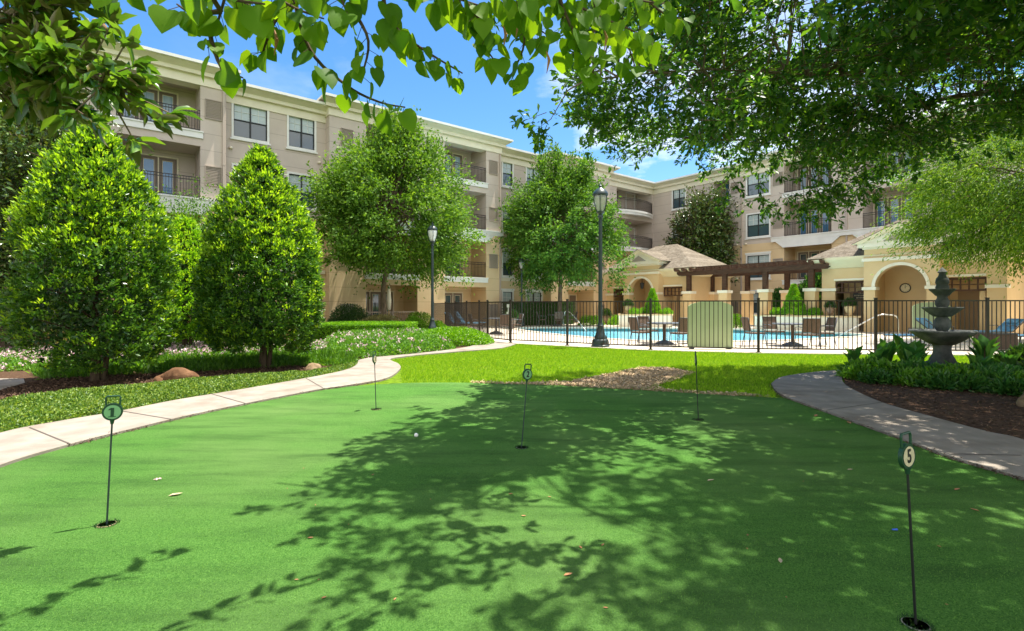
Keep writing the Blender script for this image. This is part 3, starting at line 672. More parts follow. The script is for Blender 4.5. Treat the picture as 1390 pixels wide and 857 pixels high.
# ------------------------------------------------------------ pool pavilions
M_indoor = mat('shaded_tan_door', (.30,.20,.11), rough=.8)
def on(q, off): return (.784*off+.62*q, .62*off-.784*q)
def pavilion(qc, label, sign):
    x,y = on(qc,30.5); t = empty('pool_pavilion', label, 'pavilion', (x,y,.022), TH-math.pi/2)
    HW=3.65; D=5.0; PW=1.5; PF=-.6; E=3.4
    # side wings with wide recessed openings (local x along, y inward)
    wl = MB(); 
    def seg(x0,x1):  # front wall segment with opening
        a=x0+.55 if x0<0 else x0+.0; 
    for sg in (-1,1):
        xo,xi = sg*HW, sg*PW
        X0,X1 = min(xo,xi),max(xo,xi)
        oa,ob = (X0+.65,X1-.0) if sg<0 else (X0+.0,X1-.65)
        # pier at outer end, wall over opening
        wl.box(X0 if sg<0 else ob, oa if sg<0 else X1, 0,.35,0,E)
        wl.box(oa,ob,0,.25,2.62,E)
        wl.box(oa,ob,1.2,1.3,0,2.62)           # recessed inner wall
        wl.box(oa,ob,.25,1.2,2.62,2.66)
    wl.box(-HW,-HW+.25,.351,D,0,E); wl.box(HW-.25,HW,.351,D,0,E); wl.box(-HW+.25,HW-.25,D-.25,D,0,E)
    wl.build('wall', M_ptan, t)
    # portico block with arched opening
    pw = MB(); R=1.02; S=2.25; n=18
    arc=[(R*math.cos(math.pi*k/n), S+R*math.sin(math.pi*k/n)) for k in range(n+1)]
    Z1=3.75; zf=[ (PF), (PF+.4) ]
    for yy in zf:
        for k in range(n):
            (xa,za),(xb,zb)=arc[k],arc[k+1]
            pw.face([(xa,yy,za),(xb,yy,zb),(xb,yy,Z1),(xa,yy,Z1)])
        pw.face([(R,yy,0),(PW,yy,0),(PW,yy,Z1),(R,yy,Z1)]); pw.face([(-PW,yy,0),(-R,yy,0),(-R,yy,Z1),(-PW,yy,Z1)])
    for k in range(n):
        (xa,za),(xb,zb)=arc[k],arc[k+1]; pw.face([(xa,zf[0],za),(xa,zf[1],za),(xb,zf[1],zb),(xb,zf[0],zb)])
    for xx in (R,-R): pw.face([(xx,zf[0],0),(xx,zf[1],0),(xx,zf[1],S),(xx,zf[0],S)])
    pw.box(-PW,-PW+.3,PF+.4,1.6,0,Z1); pw.box(PW-.3,PW,PF+.4,1.6,0,Z1); pw.box(-PW+.3,PW-.3,1.5,1.6,0,Z1)
    pw.face([(-PW,PF,0),(-PW,PF,Z1),(-PW,PF+.4,Z1),(-PW,PF+.4,0)]); pw.face([(PW,PF,0),(PW,PF+.4,0),(PW,PF+.4,Z1),(PW,PF,Z1)])
    pw.box(-PW,PW,PF+.06,1.9,Z1,4.12)
    pw.build('portico', M_ptan, t)
    # arch trim, impost caps
    tr = MB()
    R2=R+.14
    for k in range(n):
        c0,s0,c1,s1=math.cos(math.pi*k/n),math.sin(math.pi*k/n),math.cos(math.pi*(k+1)/n),math.sin(math.pi*(k+1)/n)
        a=(R*c0,PF-.05,S+R*s0); b=(R2*c0,PF-.05,S+R2*s0); c=(R2*c1,PF-.05,S+R2*s1); d=(R*c1,PF-.05,S+R*s1)
        tr.face([a,b,c,d]); tr.face([b,(b[0],PF,b[2]),(c[0],PF,c[2]),c]); tr.face([(a[0],PF+.02,a[2]),a,d,(d[0],PF+.02,d[2])])
    tr.build('arch_trim', M_trim, t)
    tr = MB()
    for sg in (-1,1):
        a,b = sorted((sg*(R-.06),sg*(PW+.07))); tr.box(a,b,PF-.08,PF+.46,2.10,2.25)
        a,b = sorted((sg*(HW-.70),sg*(HW+.07))); tr.box(a,b,-.07,.40,2.10,2.25)
    tr.build('impost_cap', M_trim, t)
    tr = MB(); tr.box(-PW-.07,PW+.07,PF-.08,PF+.5,3.52,3.68); tr.box(-PW-.05,PW+.05,PF-.04,1.95,4.12,4.22); tr.box(-PW-.22,PW+.22,PF-.22,2.1,4.221,4.42)
    tr.build('portico_cornice', M_trim, t)
    # pediment
    g = MB(); ga=PW+.3; gz=5.25; y0=PF-.2
    g.face([(-ga+.12,y0,4.421),(ga-.12,y0,4.421),(0,y0,gz-.08)])
    g.build('pediment', M_trim, t)
    rk = MB()
    for sg in (-1,1):
        pts=[(sg*(ga+.15),4.38),(0,gz+.02),(0,gz-.18),(sg*(ga-.30),4.42)]
        bb=len(rk.v); rk.v += [(p[0],y0-.12,p[1]) for p in pts]+[(p[0],y0+.06,p[1]) for p in pts]
        for f in ((0,1,2,3),(4,7,6,5),(0,4,5,1),(1,5,6,2),(2,6,7,3),(3,7,4,0)): rk.f.append(tuple(bb+i for i in f))
    rk.build('rake_board', M_fascia, t)
    v = MB(); v.face([(-.55,y0-.02,4.52),(.55,y0-.02,4.52),(0,y0-.02,4.86)]); v.box(-.6,.6,y0-.03,y0-.001,4.46,4.51); v.build('gable_vent', M_vent, t)
    gr = MB(); gr.face([(-ga-.15,y0-.13,4.40),(0,y0-.13,gz+.05),(0,3.2,gz+.05),(-ga-.15,1.6,4.40)]); gr.face([(ga+.15,y0-.13,4.40),(ga+.15,1.6,4.40),(0,3.2,gz+.05),(0,y0-.13,gz+.05)])
    gr.build('gable_roof', M_roof, t)
    # main hip roof + soffit fascia
    o_=.55; zb=3.85; za=5.85; ax=.9
    c=[(-HW-o_,-o_,zb),(HW+o_,-o_,zb),(HW+o_,D+o_,zb),(-HW-o_,D+o_,zb)]; m0,m1_=(-ax,D/2,za),(ax,D/2,za)
    r = MB(); r.face([c[0],c[1],m1_,m0]); r.face([c[1],c[2],m1_]); r.face([c[2],c[3],m0,m1_]); r.face([c[3],c[0],m0]); r.build('roof', M_roof, t)
    fs = MB()
    i=[(-HW-.03,-.03),(HW+.03,-.03),(HW+.03,D+.03),(-HW-.03,D+.03)]
    for k in range(4):
        a,b=c[k],c[(k+1)%4]; p,q=i[k],i[(k+1)%4]
        fs.face([(p[0],p[1],E-.1),(q[0],q[1],E-.1),(b[0],b[1],zb-.14),(a[0],a[1],zb-.14)])
        fs.face([(a[0],a[1],zb-.14),(b[0],b[1],zb-.14),(b[0],b[1],zb-.004),(a[0],a[1],zb-.004)])
    fs.build('eaves_fascia', M_fascia, t)
    # trellis window band over openings, lintel trim
    for sg in (-1,1):
        oa,ob = (-HW+.66,-PW-.01) if sg<0 else (PW+.01,HW-.66)
        li = MB(); li.box(oa-.05,ob+.0,-.06,.0,2.64,2.74); li.build('lintel_trim', M_trim, t)
        l = MB(); l.box(oa,ob,.04,.10,2.50,2.60); l.box(oa,ob,.04,.10,1.98,2.06); k_=5
        for k in range(k_+1):
            xx=oa+(ob-oa)*k/k_; xx=min(max(xx,oa+.03),ob-.03); l.box(xx-.03,xx+.03,.041,.099,2.06,2.5)
        l.box(oa,ob,.05,.09,2.26,2.30); l.build('lattice', M_wood, t)
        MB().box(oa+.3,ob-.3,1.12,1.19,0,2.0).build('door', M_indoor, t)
        p = MB(); p.box((oa+ob)/2-.95 if sg<0 else ob-.25,(oa+ob)/2-.75 if sg<0 else ob-.05,.15,.35,0,2.1); p.build('inner_pier', M_ptan, t)
    return t
pA = pavilion(-23.1, 'tan pool pavilion with arched portico left of the pergola', False)
pB = pavilion(-7.85, 'tan pool pavilion with arched portico and clock behind the fountain', True)
# clock and plaque (parts of the right pavilion wall)
c = MB(); c.lathe([(.0,0),(.22,0),(.24,.02),(.24,.05),(.20,.05),(.20,.03)],32); o = c.build('clock_case', M_brownblack, pB, smooth=True); o.matrix_local = Matrix.Translation((-.32,1.5,2.22)) @ Matrix.Rotation(math.pi/2,4,'X')
c = MB(); c.lathe([(0,0),(.195,0),(.195,.036)],32); c.build('clock_face', M_fascia, o)
c = MB(); c.box(-.01,.01,-.02,.15,.042,.046); c.face([(-.008,-.01,.048),(.008,.01,.048),(.09,.09,.048),(.078,.10,.048)])
for k in range(12):
    a=k*math.pi/6; ca,sa=math.cos(a),math.sin(a); c.face([(ca*.15-sa*.007,sa*.15+ca*.007,.040),(ca*.15+sa*.007,sa*.15-ca*.007,.040),(ca*.18+sa*.007,sa*.18-ca*.007,.040),(ca*.18-sa*.007,sa*.18+ca*.007,.040)])
c.build('clock_hands', M_black, o)
def plaque():
    x=-2.15; pl=[(-.36,-.2),(.36,-.2),(.36,.12),(.30,.17),(.2,.2),(.12,.26),(-.12,.26),(-.2,.2),(-.30,.17),(-.36,.12)]
    b = MB(); bb=len(b.v); b.v += [(p[0],-.03,p[1]) for p in pl]+[(p[0],0,p[1]) for p in pl]; n_=len(pl); b.f.append(tuple(range(n_)))
    for i in range(n_): b.f.append((i,(i+1)%n_,n_+(i+1)%n_,n_+i))
    o = b.build('plaque', M_black, pB); o.matrix_local = Matrix.Translation((x,1.09,1.86))
    g = MB(); rr = random.Random(3)
    for (z,xs) in ((.14,(-.10,.10)),(.0,(-.30,.30)),(-.12,(-.20,.20))):   # weathered lettering, too small in the photograph to read
        xx = xs[0]
        while xx < xs[1]:
            wq = rr.uniform(.02,.035); g.box(xx,xx+wq*.35,-.036,-.031,z-.035,z+.04); g.box(xx+wq*.35,xx+wq,-.0355,-.031,z+rr.choice((-.03,0,.025)),z+rr.choice((.03,.035,.04))); xx += wq+.014
    g.build('plaque_lettering', M_fascia, o)
plaque()

# ------------------------------------------------------------ pergola
t = empty('pergola', 'dark brown timber pergola on tan piers between the two pool pavilions', 'pergola', (*on(-15.6,31.6),.022), TH-math.pi/2)
xs=[-3.8,-1.3,1.2,3.7]
for i,x in enumerate(xs):
    for row,yy in (('f',-1.4),('b',1.4)):
        p = MB(); p.box(x-.27,x+.27,yy-.27,yy+.27,0,2.10); o = p.build('pier', M_ptan, t, bevel=.01)
        MB().box(x-.33,x+.33,yy-.33,yy+.33,2.10,2.27).build('pier_cap', M_trim, o)
        MB().box(x-.13,x+.13,yy-.13,yy+.13,2.27,3.30).build('post', M_wood, t, bevel=.008)
for yy in (-1.4,1.4):
    for d in (-.16,.12): 
        b = MB(); pts=[(-4.6,3.42),(-4.45,3.30),(4.45,3.30),(4.6,3.42),(4.6,3.56),(-4.6,3.56)]
        bb=len(b.v); b.v += [(p[0],yy+d-.03,p[1]) for p in pts]+[(p[0],yy+d+.03,p[1]) for p in pts]
        b.f.append(tuple(range(6))); b.f.append(tuple(reversed(range(6,12))))
        for i in range(6): b.f.append((i,(i+1)%6,6+(i+1)%6,6+i))
        b.build('beam', M_wood, t)
for k in range(17):
    x=-4.4+k*.55; b = MB()
    pts=[(-2.2,3.66),(-2.1,3.562),(2.1,3.562),(2.2,3.66),(2.2,3.74),(-2.2,3.74)]
    b.v += [(x-.03,p[0],p[1]) for p in pts]+[(x+.03,p[0],p[1]) for p in pts]; b.f=[tuple(range(6)),tuple(reversed(range(6,12)))]+[(i,(i+1)%6,6+(i+1)%6,6+i) for i in range(6)]
    b.build('rafter', M_wood, t)
for k in range(8):
    y=-2.0+k*.57; MB().box(-4.55,4.55,y-.025,y+.025,3.742,3.80).build('batten', M_wood, t)

# ------------------------------------------------------------ fence and gate
FH = 1.50
def fence_run(name, label, pts, startpost=True, cat='fence'):
    t = empty(name, label, cat, (pts[0][0], pts[0][1], 0.0)); ox, oy = pts[0]
    for i in range(len(pts)-1):
        (x0,y0),(x1,y1) = pts[i],pts[i+1]; d = math.hypot(x1-x0,y1-y0); a = math.atan2(y1-y0,x1-x0)
        b = MB(); nb = max(1,round(d/.118)); st = d/nb
        b.box(.03,d-.03,-.013,.013,.11,.145); b.box(.03,d-.03,-.016,.016,FH-.035,FH)
        for k in range(1,nb): b.box(k*st-.009,k*st+.009,-.009,.009,.146,FH-.036)
        o = b.build('picket_panel', M_brownblack, t); o.location = (x0-ox,y0-oy,0); o.rotation_euler = (0,0,a)
    for i,(x,y) in enumerate(pts):
        b = MB(); b.box(-.031,.031,-.031,.031,0,FH+.05); b.prism([(-.037,-.037),(.037,-.037),(.037,.037),(-.037,.037)], FH+.05, FH+.068)
        b.prism([(-.06,-.06),(.06,-.06),(.06,.06),(-.06,.06)],0.0,.036)
        a = math.atan2(pts[min(i+1,len(pts)-1)][1]-pts[max(i-1,0)][1], pts[min(i+1,len(pts)-1)][0]-pts[max(i-1,0)][0])
        o = b.build('fence_post', M_brownblack, t); o.location = (x-ox,y-oy,0); o.rotation_euler = (0,0,a)
    return t
fence_run('pool_fence', 'black picket pool fence along the lawn, right of the gate', fence_pts[6:])
fence_run('pool_fence', 'black picket pool fence running back past the blue loungers, left of the gate', fence_pts[:6])
t = empty('pool_gate', 'black picket gate with pale latch where the path meets the pool', 'gate', (fence_pts[5][0], fence_pts[5][1], 0), math.atan2(fence_pts[6][1]-fence_pts[5][1], fence_pts[6][0]-fence_pts[5][0]))
d = math.hypot(fence_pts[6][1]-fence_pts[5][1], fence_pts[6][0]-fence_pts[5][0])
b = MB(); b.box(.05,.09,-.02,.02,.08,FH+.02); b.box(d-.09,d-.05,-.02,.02,.08,FH+.02); b.box(.09,d-.09,-.018,.018,.1,.14); b.box(.09,d-.09,-.018,.018,FH-.04,FH); b.build('gate_frame', M_brownblack, t)
b = MB()
for k in range(1,14): x=.09+(d-.18)*k/14; b.box(x-.009,x+.009,-.009,.009,.14,FH-.04)
b.build('pickets', M_brownblack, t)
b = MB(); b.box(d-.16,d-.03,-.06,.03,1.28,1.40); b.box(d-.2,d-.1,-.05,-.02,1.05,1.12); b.box(d-.12,d-.08,-.045,-.025,1.12,1.28); b.build('latch', M_white, t)

# ------------------------------------------------------------ lamp posts
M_lglass = mat('lantern_glass', (.62,.62,.58), rough=.15, spec=.6); M_lglass.node_tree.nodes['Principled BSDF'].inputs['Alpha'].default_value = .55
def lamp(label, x, y, s, cage, z0=0):
    t = empty('lamp_post', label, 'lamp post', (x,y,z0)); t.scale = (1,1,1)
    H = 4.30*s
    def P(pr): return [(r*s, z*s) for r,z in pr]
    MB().lathe(P([(.30,0),(.30,.07),(.27,.10),(.28,.16),(.26,.24),(.20,.27),(.205,.33),(.16,.40),(.125,.55),(.10,.66),(.115,.70),(.085,.74),(.075,.80)]),20).build('base', M_lampgreen, t, smooth='auto')
    MB().lathe([(.068*s,.80*s),(.062*s,H*.55),(.055*s,H-.12*s),(.085*s,H-.10*s),(.085*s,H-.05*s),(.06*s,H)],18,flute=(.05,9)).build('pole', M_lampgreen, t, smooth='auto')
    f = MB(); f.lathe([(z[0]*s,H+z[1]*s) for z in ((.06,0),(.10,.03),(.14,.08),(.12,.10))],16)
    for k in range(6 if cage else 4):
        a=2*math.pi*k/(6 if cage else 4)+.3; pts=[(.12,.08),(.19,.25),(.24,.50),(.22,.62)]
        f.tube([(r*s*math.cos(a),r*s*math.sin(a),H+z*s) for r,z in pts], .012*s, 5)
    f.lathe([(z[0]*s,H+z[1]*s) for z in ((.23,.61),(.25,.62),(.25,.65),(.23,.66))],20); f.build('lantern_cage', M_lampgreen, t, smooth='auto')
    MB().lathe([(z[0]*s,H+z[1]*s) for z in ((.09,.09),(.13,.2),(.185,.38),(.215,.56),(.21,.61))],20).build('lantern_glass', M_lglass, t, smooth=True)
    MB().lathe([(z[0]*s,H+z[1]*s) for z in ((.25,.66),(.23,.72),(.16,.80),(.07,.86),(.045,.90),(.06,.93),(.03,.96),(.012,1.03),(0,1.06))],20).build('lantern_roof', M_lampgreen, t, smooth='auto')
    return t
M_frost = mat('frosted_globe', (.75,.76,.74), rough=.3)
lamp('tall dark green lamp post in front of the pool fence', *G(815,471.5), 1.0, True)
l = lamp('dark lamp post with frosted globe by the left end of the pool fence', -3.75, 24.3, .995, False)
for ch in l.children:
    if ch.name.startswith('lantern_glass'): ch.data.materials.clear(); ch.data.materials.append(M_frost)
lamp('small dark lamp post behind the pool, between the two leafy trees', .62, 33.0, .84, False)

# ------------------------------------------------------------ fountain
fx, fy = G(1279,501); fx, fy = .8343*11.1, 11.1
t = empty('tiered_fountain', 'dark mossy three tier stone fountain standing in the shaded planting bed', 'fountain', (fx,fy,.02))
MB().lathe([(.36,0),(.36,.08),(.31,.10),(.24,.13),(.22,.18),(.17,.28),(.15,.38),(.16,.46),(.18,.50),(.18,.56)],28,flute=(.03,8)).build('pedestal', M_stone, t, smooth='auto')
def bowl(r, z, h, name='basin'):
    MB().lathe([(.12,z),(.30*r+.05,z+.02*h),(.72*r,z+.42*h),(.93*r,z+.74*h),(r,z+.86*h),(1.02*r,z+.92*h),(r,z+h),(.93*r,z+h),(.86*r,z+.85*h),(.5*r,z+.62*h),(0.02,z+.58*h)],48,flute=(.02,16)).build(name, M_stone, t, smooth='auto')
bowl(.56,.49,.31); bowl(.345,1.09,.21); bowl(.225,1.54,.15)
MB().lathe([(.10,.70),(.115,.74),(.09,.78),(.13,.85),(.155,.93),(.14,1.01),(.095,1.08),(.12,1.14)],24,flute=(.03,8)).build('stem', M_stone, t, smooth='auto')
MB().lathe([(.08,1.22),(.10,1.25),(.085,1.28),(.12,1.35),(.125,1.42),(.085,1.50),(.10,1.57)],24,flute=(.03,8)).build('stem', M_stone, t, smooth='auto')
MB().lathe([(.06,1.62),(.10,1.66),(.12,1.72),(.10,1.78),(.12,1.82),(.11,1.90),(.07,1.96),(.055,2.02),(.085,2.05),(.05,2.10),(.0,2.16)],20,flute=(.06,6)).build('finial', M_stone, t, smooth='auto')
wt = MB(); wt.lathe([(0,.745),(.49,.747)],32); wt.build('water', M_water, t)

# ------------------------------------------------------------ pool furniture
def chaise(label, x, y, rz, back=42, group=None, cush=M_blue):
    t = empty('sun_lounger', label, 'sun lounger', (x,y,.022), rz, group)
    f = MB()
    for yy in (-.31,.31):
        f.tube([(-.95,yy,.33),(.35,yy,.33)],.018,6); f.tube([(.35,yy,.33),(.35+.75*math.cos(math.radians(back)),yy,.33+.75*math.sin(math.radians(back)))],.018,6)
        f.tube([(.0,yy,.34),(.02,yy,.56),(.5,yy,.56),(.55,yy,.5)],.014,6)
    for xx in (-.95,.35): f.tube([(xx,-.31,.33),(xx,.31,.33)],.016,6)
    f.build('frame', M_greyf, t, smooth=True)
    for xx in (-.85,.45):
        for yy in (-.31,.31): MB().tube([(xx,yy,.33),(xx+(.05 if xx>0 else -.05),yy,0)],.018,6).build('leg', M_greyf, t)
    s = MB(); s.box(-.97,.34,-.29,.29,.335,.37); s.build('seat_sling', cush, t, bevel=.01)
    o = MB().box(0,.78,-.29,.29,0,.04).build('back_sling', cush, t, bevel=.01); o.location=(.35,0,.34); o.rotation_euler=(0,-math.radians(back),0)
    MB().box(.45,.72,-.2,.2,.042,.10).build('headrest', cush, o, bevel=.02)
    return t
chaise('blue sling lounger with raised back nearest the left lamp post', -2.85,28.6,math.radians(165),50,'loungers by the left fence')
chaise('blue sling lounger with raised back, the one farther from the left lamp post', -2.5,29.9,math.radians(165),50,'loungers by the left fence')
chaise('blue lounger lying flat left of the fountain basin', 13.5,17.2,math.radians(8),4,'loungers right of the pool')
chaise('blue lounger with raised back immediately right of the fountain', 16.0,18.9,math.radians(170),40,'loungers right of the pool')
chaise('blue lounger with raised back at the far right of the pool', 17.2,17.0,math.radians(6),38,'loungers right of the pool')
chaise('blue lounger behind the others under the right pavilion wall', 18.6,19.8,math.radians(12),35,'loungers right of the pool')
def chair(name_label, x, y, rz, group):
    t = empty('patio_chair', name_label, 'chair', (x,y,.022), rz, group)   # faces local -y ... back at +y
    f = MB()
    for xx in (-.25,.25):
        f.tube([(xx,-.22,.42),(xx,-.24,.64),(xx,.0,.67),(xx,.24,.66)],.014,6)
        f.tube([(xx,.22,.42),(xx,.27,.66),(xx,.33,.93)],.015,6)
    f.tube([(-.25,.33,.93),(.25,.33,.93)],.014,6); f.build('frame', M_greyf, t, smooth=True)
    MB().box(-.25,.25,-.24,.24,.40,.45).build('seat', M_wicker, t, bevel=.015)
    b = MB(); b.v=[(-.235,.235,.50),(.235,.235,.50),(.245,.335,.92),(-.245,.335,.92),(-.235,.26,.50),(.235,.26,.50),(.245,.36,.92),(-.245,.36,.92)]
    b.f=[(0,1,2,3),(7,6,5,4),(0,4,5,1),(1,5,6,2),(2,6,7,3),(3,7,4,0)]; b.build('backrest', M_wicker, t)
    for xx in (-.24,.24):
        MB().tube([(xx,-.22,.41),(xx*1.08,-.27,0)],.014,6).build('leg', M_greyf, t); MB().tube([(xx,.22,.41),(xx*1.08,.30,0)],.014,6).build('leg', M_greyf, t)
    return t
def table(label, x, y, group='round patio tables by the pool', r=.62):
    t = empty('patio_table', label, 'table', (x,y,.022), 0, group)
    MB().lathe([(r-.02,.70),(r,.71),(r,.735),(r-.02,.745)],36).build('tabletop', M_greyf, t, smooth='auto')
    MB().lathe([(.30,0),(.31,.05),(.20,.09),(.07,.14)],24).build('base', M_greyf, t, smooth='auto')
    MB().lathe([(.05,.12),(.05,.70)],14).build('pedestal', M_wicker, t, smooth='auto')
    return t
def umb_base(label, x, y):
    t = empty('parasol_base', label, 'parasol base', (x,y,.022)); MB().lathe([(.26,0),(.27,.04),(.22,.07),(.05,.09)],24).build('weight', M_stone, t, smooth='auto'); MB().lathe([(.03,.08),(.03,.5)],10).build('tube', M_chrome, t)
sets = [((5.25,17.75),'by the tall lamp post', [(200,.95),(20,1.0),(285,.95),(110,.95)]),
        ((9.25,17.0),'right of the green panel', [(265,.98),(180,1.25),(0,.98),(95,1.0)]),
        ((-.75,24.2),'behind the gate', [(200,.95),(20,.95),(290,1.0)]),
        ((2.9,33.2),'beyond the pool', [(180,.95),(0,.95),(270,1.0)])]
for (sx,sy),where,ang in sets:
    table('round grey patio table with pedestal '+where, sx, sy)
    for i,(a,r) in enumerate(ang):
        a_ = math.radians(a); cx_,cy_ = sx+r*math.cos(a_), sy+r*math.sin(a_)
        side_ = 'left' if 120<a<240 else 'right' if a<60 or a>=340 else 'near' if 240<=a<340 else 'far'
        chair('brown wicker chair, %s side of the round table %s' % (side_, where), cx_, cy_, a_-math.pi/2, 'wicker chairs round the patio tables')
t = empty('side_table', 'brown wicker cube table between the loungers right of the fountain', 'side table', (14.9,15.9,.022))
MB().box(-.36,.36,-.36,.36,.0,.46).build('body', M_wicker, t, bevel=.02); MB().box(-.38,.38,-.38,.38,.461,.50).build('top', M_greyf, t, bevel=.01)
def rail(label, pts, foot):
    t = empty('pool_handrail', label, 'handrail', foot); o = MB(); o.tube([(p[0]-foot[0],p[1]-foot[1],p[2]-foot[2]) for p in smooth(pts,5)], .024, 8); o.build('tube', M_chrome, t, smooth=True)
    MB().lathe([(.06,0),(.06,.02),(.03,.03)],14).build('flange', M_chrome, t)
rail('curved metal handrail at the right end of the pool', [(16.4,21.9,.02),(16.4,21.9,.6),(16.35,21.92,.88),(16.1,22.0,.95),(15.7,22.1,.93),(15.0,22.3,.5),(14.1,22.6,-.1)], (16.4,21.9,.02))
rail('straight sloping metal handrail at the far left of the pool', [(3.2,31.9,.02),(3.22,31.8,.7),(3.3,31.7,1.0),(3.6,31.2,.85),(4.3,30.0,-.1)], (3.2,31.9,.02))
def rpanel(label, x, y, rz):
    pl=[(-.67,.06),(.67,.06),(.67,1.32),(.55,1.40),(.35,1.46),(0,1.49),(-.35,1.46),(-.55,1.40),(-.67,1.32)]
    t = empty('arched_panel', label, 'panel', (x,y,.022), rz); b = MB(); n_=len(pl); b.v=[(p[0],-.025,p[1]-.022) for p in pl]+[(p[0],.025,p[1]-.022) for p in pl]
    b.f=[tuple(range(n_)),tuple(reversed(range(n_,2*n_)))]+[(i,n_+i,n_+(i+1)%n_,(i+1)%n_) for i in range(n_)]; b.build('board', M_panel, t)
    MB().box(-.6,-.5,-.12,.12,0,.06).build('foot', M_greyf, t); MB().box(.5,.6,-.12,.12,0,.06).build('foot', M_greyf, t)
rpanel('pale green arch topped panel behind the fence, in the middle', 6.05,15.75,math.radians(-5))
rpanel('pale green arch topped panel partly hidden behind the fountain', 16.75,20.6,math.radians(-10))

# raised planters, topiaries, urns
def conetree(name, label, x, y, z, h, r, n, lf, L_=.05, group=None):
    t = empty(name, label, 'topiary', (x,y,z), 0, group)
    MB().tube([(0,0,0),(0,0,h*.9)], [.03,.01], 6).build('trunk', M_bark, t)
    u = RNG.uniform(0,1,n)**.75; a = RNG.uniform(0,2*math.pi,n); rr = r*(1-.88*(1-u)**1.15)*np.clip(1-np.abs(RNG.normal(0,.18,n)),.3,1.05)*(1+.13*vnoise(np.column_stack([np.cos(a),np.sin(a),3*u]),4,3)); zz = h*(1-u)+.02
    P = np.stack([rr*np.cos(a),rr*np.sin(a),zz],1); D = np.stack([np.cos(a),np.sin(a),np.full(n,.9)],1)+rn(n,.45)
    leaves('crown', P, D, rn(n)+np.array([0,0,.5]), L_*RNG.uniform(.7,1.3,n), L_*.5, DIA, lf, t); return t
def planter(label, pts):
    x,y = pts[0]; t = empty('raised_planter', label, 'planter', (x,y,.022)); q=[(p[0]-x,p[1]-y) for p in pts]
    MB().prism(q,0,.72).build('wall', M_trim, t); c0=(sum(p[0] for p in q)/4,sum(p[1] for p in q)/4)
    q2=[(c0[0]+(p[0]-c0[0])*1.03,c0[1]+(p[1]-c0[1])*1.05) for p in q]; MB().prism(q2,.722,.80).build('coping', M_ptan, t)
    MB().prism([(c0[0]+(p[0]-c0[0])*.9,c0[1]+(p[1]-c0[1])*.8) for p in q],.802,.82).build('soil', M_mulch, t)
planter('cream raised planter behind the left part of the pool', [(6.6,31.9),(9.7,31.2),(10.0,32.5),(6.9,33.2)])
planter('cream raised planter behind the right part of the pool', [(13.6,28.9),(17.4,25.9),(18.0,26.7),(14.2,29.7)])
conetree('cone_topiary','small cone shaped topiary in front of the left pavilion arch',8.75,32.1,.84,1.55,.55,9000,LF_hedge,.07,'cone topiaries on the planters')
conetree('cone_topiary','small cone shaped topiary under the pergola, right of the green panel',15.3,28.0,.84,1.65,.62,9000,LF_hedge,.07,'cone topiaries on the planters')
def shrub(name, label, cat, x, y, z, rx, ry, rz_, n, lf, L_=.06, group=None, tm=DIA, petals=None, asp=.5):
    t = empty(name, label, cat, (x,y,z), 0, group)
    D = nrm(rn(n)); D[:,2] = np.abs(D[:,2])*.95+.02; lump = 1+.16*vnoise(D,2.5,int(abs(x*7+y*3)))
    rr = np.clip(1-np.abs(RNG.normal(0,.22,n)),.1,1.0)*lump; P = D*rr[:,None]*np.array([rx,ry,rz_])
    leaves('foliage', P, D+rn(n,.6)+np.array([0,0,.3]), rn(n)+D*.8, L_*RNG.uniform(.7,1.3,n), L_*asp, tm, lf, t)
    b = MB()
    for k in range(6):
        a=k*1.05; b.tube([(0,0,0),(rx*.5*math.cos(a),ry*.5*math.sin(a),rz_*.6)],[.015,.005],4)
    b.build('stem', M_twig, t)
    if petals:
        k = max(n//14,8); i = RNG.choice(n,k); leaves('flowers', P[i]*1.03, rn(k)+D[i], rn(k)+D[i]*2, .035, .035, DIA, petals, t)
    return t
for i,(px_,y_) in enumerate(((861,31.9),(905,31.6),(873,32.4))): shrub('small_shrub',['small bright green shrub left of the left cone topiary','small bright green shrub right of the left cone topiary','low green shrub behind the left cone topiary'][i],'shrub',(px_-CX)/F*y_,y_,.83,.38,.35,.38,1500,LF_hedge,.06,'small shrubs on the planters')
for i,(px_,y_) in enumerate(((1055,28.6),(1105,27.4),(1000,30.5))): shrub('small_shrub',['small bright green shrub left of the pergola cone topiary','small bright green shrub right of the pergola cone topiary','leafy green shrub right of the green panel behind the pool'][i],'shrub',(px_-CX)/F*y_,y_,.83 if i<2 else .02,.4,.35,.4 if i<2 else .9,1800,LF_hedge,.07,'small shrubs on the planters')
def urn(label, x, y, s=1, z=.022, m=M_urn, lf=LF_dark):
    t = empty('planted_urn', label, 'urn', (x,y,z)); MB().lathe([(.16*s,0),(.18*s,.03*s),(.12*s,.08*s),(.22*s,.25*s),(.27*s,.42*s),(.25*s,.52*s),(.28*s,.56*s),(.25*s,.57*s)],24).build('pot', m, t, smooth='auto')
    n=1200; D = nrm(rn(n)); D[:,2]=np.abs(D[:,2]); P = D*RNG.uniform(.2,1,(n,1))**.5*np.array([.36,.36,.45])*s+np.array([0,0,.55*s])
    leaves('plant', P, D+rn(n,.4), rn(n), .10*s, .035*s, DIA, lf, t)
urn('tan urn with trailing plant on the right planter end', 17.3,26.4,.9,.83,M_ptan); urn('brown urn with spiky plant on the right planter', 16.6,26.9,.75,.83)
urn('tan urn with plant in front of the left pavilion portico', 7.3,32.4,.9,.83,M_ptan)
urn('brown urn against the far building wall', 6.6,36.2,1.1); urn('brown urn behind the gate table', .0,29.8,1.1)
urn('weathered stone urn at the left edge of the garden', -16.9,17.2,1.5,0,M_stone,LF_bronze)
